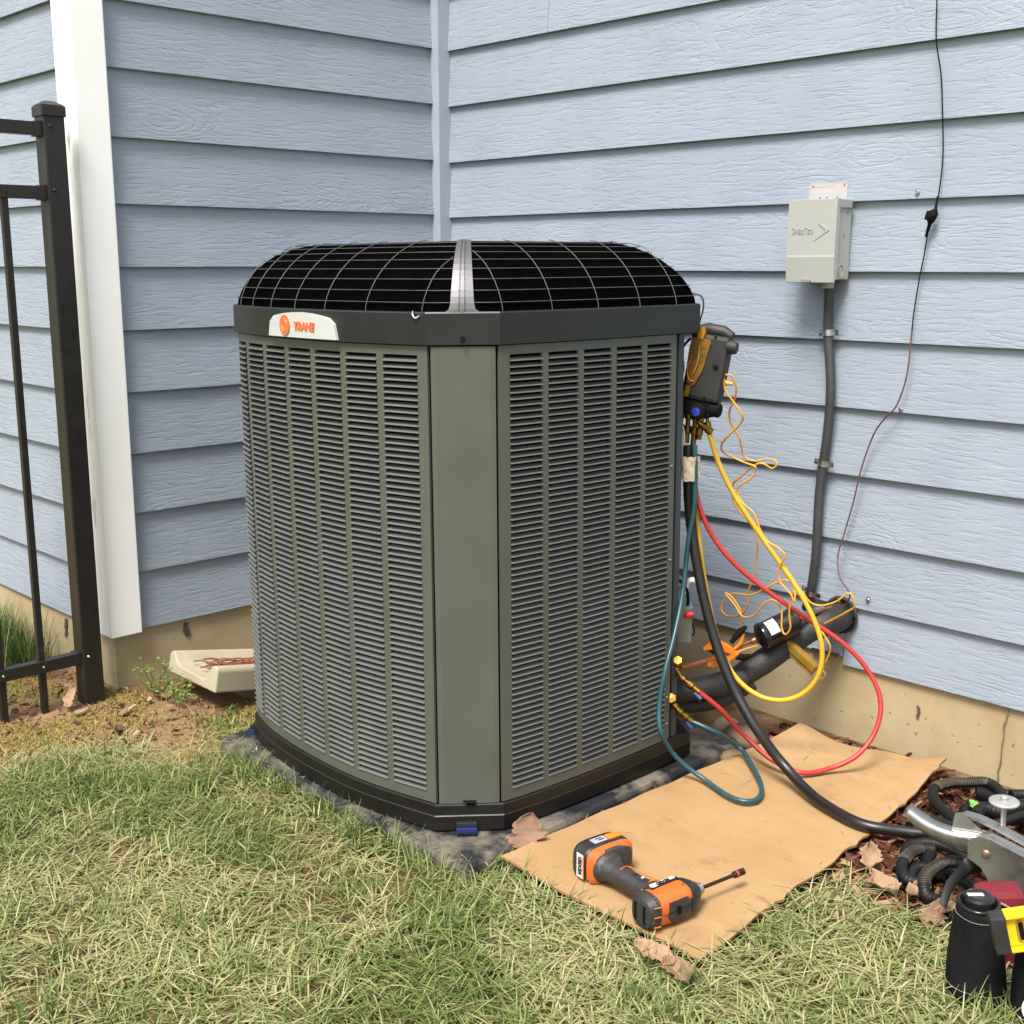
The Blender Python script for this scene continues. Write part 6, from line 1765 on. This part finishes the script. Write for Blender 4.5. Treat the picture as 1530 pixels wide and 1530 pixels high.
# ================================================================== tool pouches
def fabric_mat():
    t = NT('black_canvas')
    v = t.coord()
    w1 = t.new('ShaderNodeTexWave', bands_direction='Z'); w1.inputs['Scale'].default_value = 170
    t.link(v, w1.inputs['Vector'])
    c = t.ramp(t.noise(v, 9, 5), [(.3, (0.006, 0.006, 0.0065)), (.7, (0.013, 0.0125, 0.013))])
    return t.done(c, .8, 0, t.bump(t.noise(t.coord((30, 30, 12)), 1.0, 5, .6), .75, .010, t.bump(w1.outputs['Fac'], .25, .0006)), .12)
M_CANVAS = fabric_mat()
M_STITCH = mat('grey_stitching', (0.32, 0.32, 0.31), .7)
M_SHINY = mat('shiny_black_plastic', (0.010, 0.010, 0.011), .2)
def pouch(c, r0, r1, H, name, label, lean=(0, 0)):
    root = thing(name, c, label, 'tool pouch')
    c = Vector(c)
    def PP(a, h, rr, inn=0):
        f = 1 + .045 * math.sin(2 * a + 2 + h * 9) + .03 * math.sin(3 * a + h * 22 + 1) + .07 * (float(fbm(math.cos(a) * 1.6 + 5, h * 14 + math.sin(a) * 1.6, 3)) - .5)
        return c + Vector((lean[0] * h, lean[1] * h, h)) + Vector((math.cos(a), math.sin(a), 0)) * (rr * f - inn)
    A = np.linspace(0, 2 * math.pi, 37)
    g = []
    for h in np.linspace(0, H, 15):
        t = h / H
        rr = r0 + (r1 - r0) * t + .004 * math.sin(math.pi * t) - (.010 if h == 0 else 0)
        g.append([PP(a, h, rr) for a in A])
    g.append([PP(a, H - .002, r1, .004) for a in A]); g.append([PP(a, H * .45, r1, .004) for a in A])
    mb = MB().sheet(g); mb.add([PP(a, H * .5, r1, .004) for a in A[:-1]], [tuple(range(36))])
    mb.build('canvas_body', M_CANVAS, root, recalc=False)
    MB().tube([PP(a, H, r1, .001) for a in A], .0035, 8, False).build('rim_binding', M_SHINY, root)
    s_ = MB()
    for hh in (H * .90, H * .18):
        t = hh / H; rr = r0 + (r1 - r0) * t + .004 * math.sin(math.pi * t) + .0008
        AA = np.linspace(0, 2 * math.pi, 90)
        for i in range(0, 88):
            s_.tube([PP(AA[i], hh, rr), PP(AA[i] + .045, hh, rr)], .0006, 4)
    s_.build('stitching', M_STITCH, root)['kind'] = 'stuff'
    return root, c
pc = Vector((2.468, -.905, -.198))
p1, _ = pouch(pc, .052, .036, .178, 'tool_pouch', 'round black canvas pouch with stitched rim standing in the grass', (-.05, .02))
p2, _ = pouch(Vector((2.60, -.885, -.198)), .072, .066, .16, 'tool_pouch', 'lower black canvas pouch at the right under the yellow level', (0.0, .0))
cb = pc + Vector((-.009, .004, .172))
bc = thing('black_canister', cb, 'shiny black round canister with a white strip inside the round pouch', 'canister')
MB().lathe([(.023, -.05), (.025, .0), (.0265, .004), (.0265, .016), (.024, .020), (.019, .022), (0, .020)], cb, (0, 0, 1), 24).build('canister_body', M_SHINY, bc)
MB().box(cb + Vector((-.004, -.006, .0222)), (.028, .009, .002), Euler((0, 0, R(46))).to_matrix(), bev=.0006).build('white_strip', M_DW, bc)
rb = Vector((2.455, -.800, -.13))
rd = thing('red_pouch', rb, 'dark red fabric bag between the canister and the silver tool', 'bag')
mb = MB().box(rb + Vector((0, 0, .020)), (.085, .06, .17), Euler((R(8), R(-6), R(40))).to_matrix(), bev=.018)
mb.build('bag_body', mat('dark_red_fabric', (0.13, 0.006, 0.010), .8, 0, .15, 40, .4, 300), rd)
MB().tube(spline([rb + Vector((-.01, -.05, .095)), rb + Vector((.03, -.035, .085)), rb + Vector((.05, -.02, .05)), rb + Vector((.055, -.02, .02))], 6), .0022, 6).build('cord_loop', mat('frayed_cord', (0.25, 0.2, 0.15), .9), rd)
# yellow level with black end block resting over the pouches
lvl = thing('spirit_level', (2.53, -.97, .01), 'yellow spirit level with a black end block lying over the pouches', 'level')
q = [Vector(p) for p in LEVEL]
lo = q[0].lerp(q[3], .5)                                # middle of the end block face
la = (q[2].lerp(q[5], .5) - q[1].lerp(q[4], .5)); la.z = .0; la = (Vector((0.693, .721, 0)) * .93 + Vector((0.1, -.1, 0)) + Vector((0, 0, .24))).normalized()
lo = Vector((2.532, -1.002, -.006))
lt = (Z3 - la * la.dot(Z3)).normalized(); lz = la.cross(lt)
if lz.dot(CAM - lo) < 0: lz = -lz
def LPt(a, b, c): return lo + la * a + lt * b + lz * c
LROT = Matrix((la, lz, lt)).transposed()
M_LY = mat('bright_yellow_enamel', (0.68, 0.48, 0.01), .35, 0, .04, 20, dirt=((0.30, 0.22, 0.05), 30, .66, .5))
MB().box(LPt(.009, 0, 0), (.024, .030, .066), LROT, bev=.003).build('end_block', mat('scuffed_black_rubber', (0.018, 0.018, 0.018), .6, 0, .3, 40, .3, 150, dirt=((0.14, 0.14, 0.13), 50, .60, .6)), lvl)
body = MB().box(LPt(.021 + .13, 0, -.004), (.26, .018, .050), LROT)
for b in (-.030, .030): body.box(LPt(.021 + .13, b, 0), (.26, .028, .006), LROT, bev=.0015)
lb = body.build('level_body', M_LY, lvl)
def slot(a, w, h, name):
    pts = []
    for t in np.linspace(0, math.pi, 8): pts.append((w * math.cos(t), h + w * math.sin(t)))
    for t in np.linspace(math.pi, 2 * math.pi, 8): pts.append((w * math.cos(t), -h + w * math.sin(t)))
    mb = MB(); n = len(pts)
    mb.add([LPt(a + x, y, .0058) for x, y in pts], [tuple(range(n))])
    mb.build(name, M_BLACK, lvl, recalc=False)
    MB().tube([LPt(a + x, y, .006) for x, y in pts] + [LPt(a + pts[0][0], pts[0][1], .006)], .0018, 6).build('slot_rim', mat('brownish_slot_rim', (0.30, 0.17, 0.03), .5), lvl)
slot(.043, .0055, .013, 'hand_slot'); slot(.068, .011, .008, 'vial_window')
MB().tube([LPt(.068 - .008, 0, .004), LPt(.068 + .008, 0, .004)], .005, 10).build('vial', mat('green_vial', (0.5, 0.6, 0.05), .15), lvl)
# white ring of a tape roll at the frame's edge
rr0 = Vector((2.612, -1.024, -.10))
axw = (CAM - rr0).normalized()
MB_ = MB().lathe([(.022, -.02), (.022, .004), (.0205, .005), (.0185, .004), (.0185, -.02)], rr0 + Vector((.006, .006, 0)), axw, 28)
tag(MB_.build('tape_roll', M_LABEL), 'white tape roll hanging on the lower black pouch', 'tape roll')
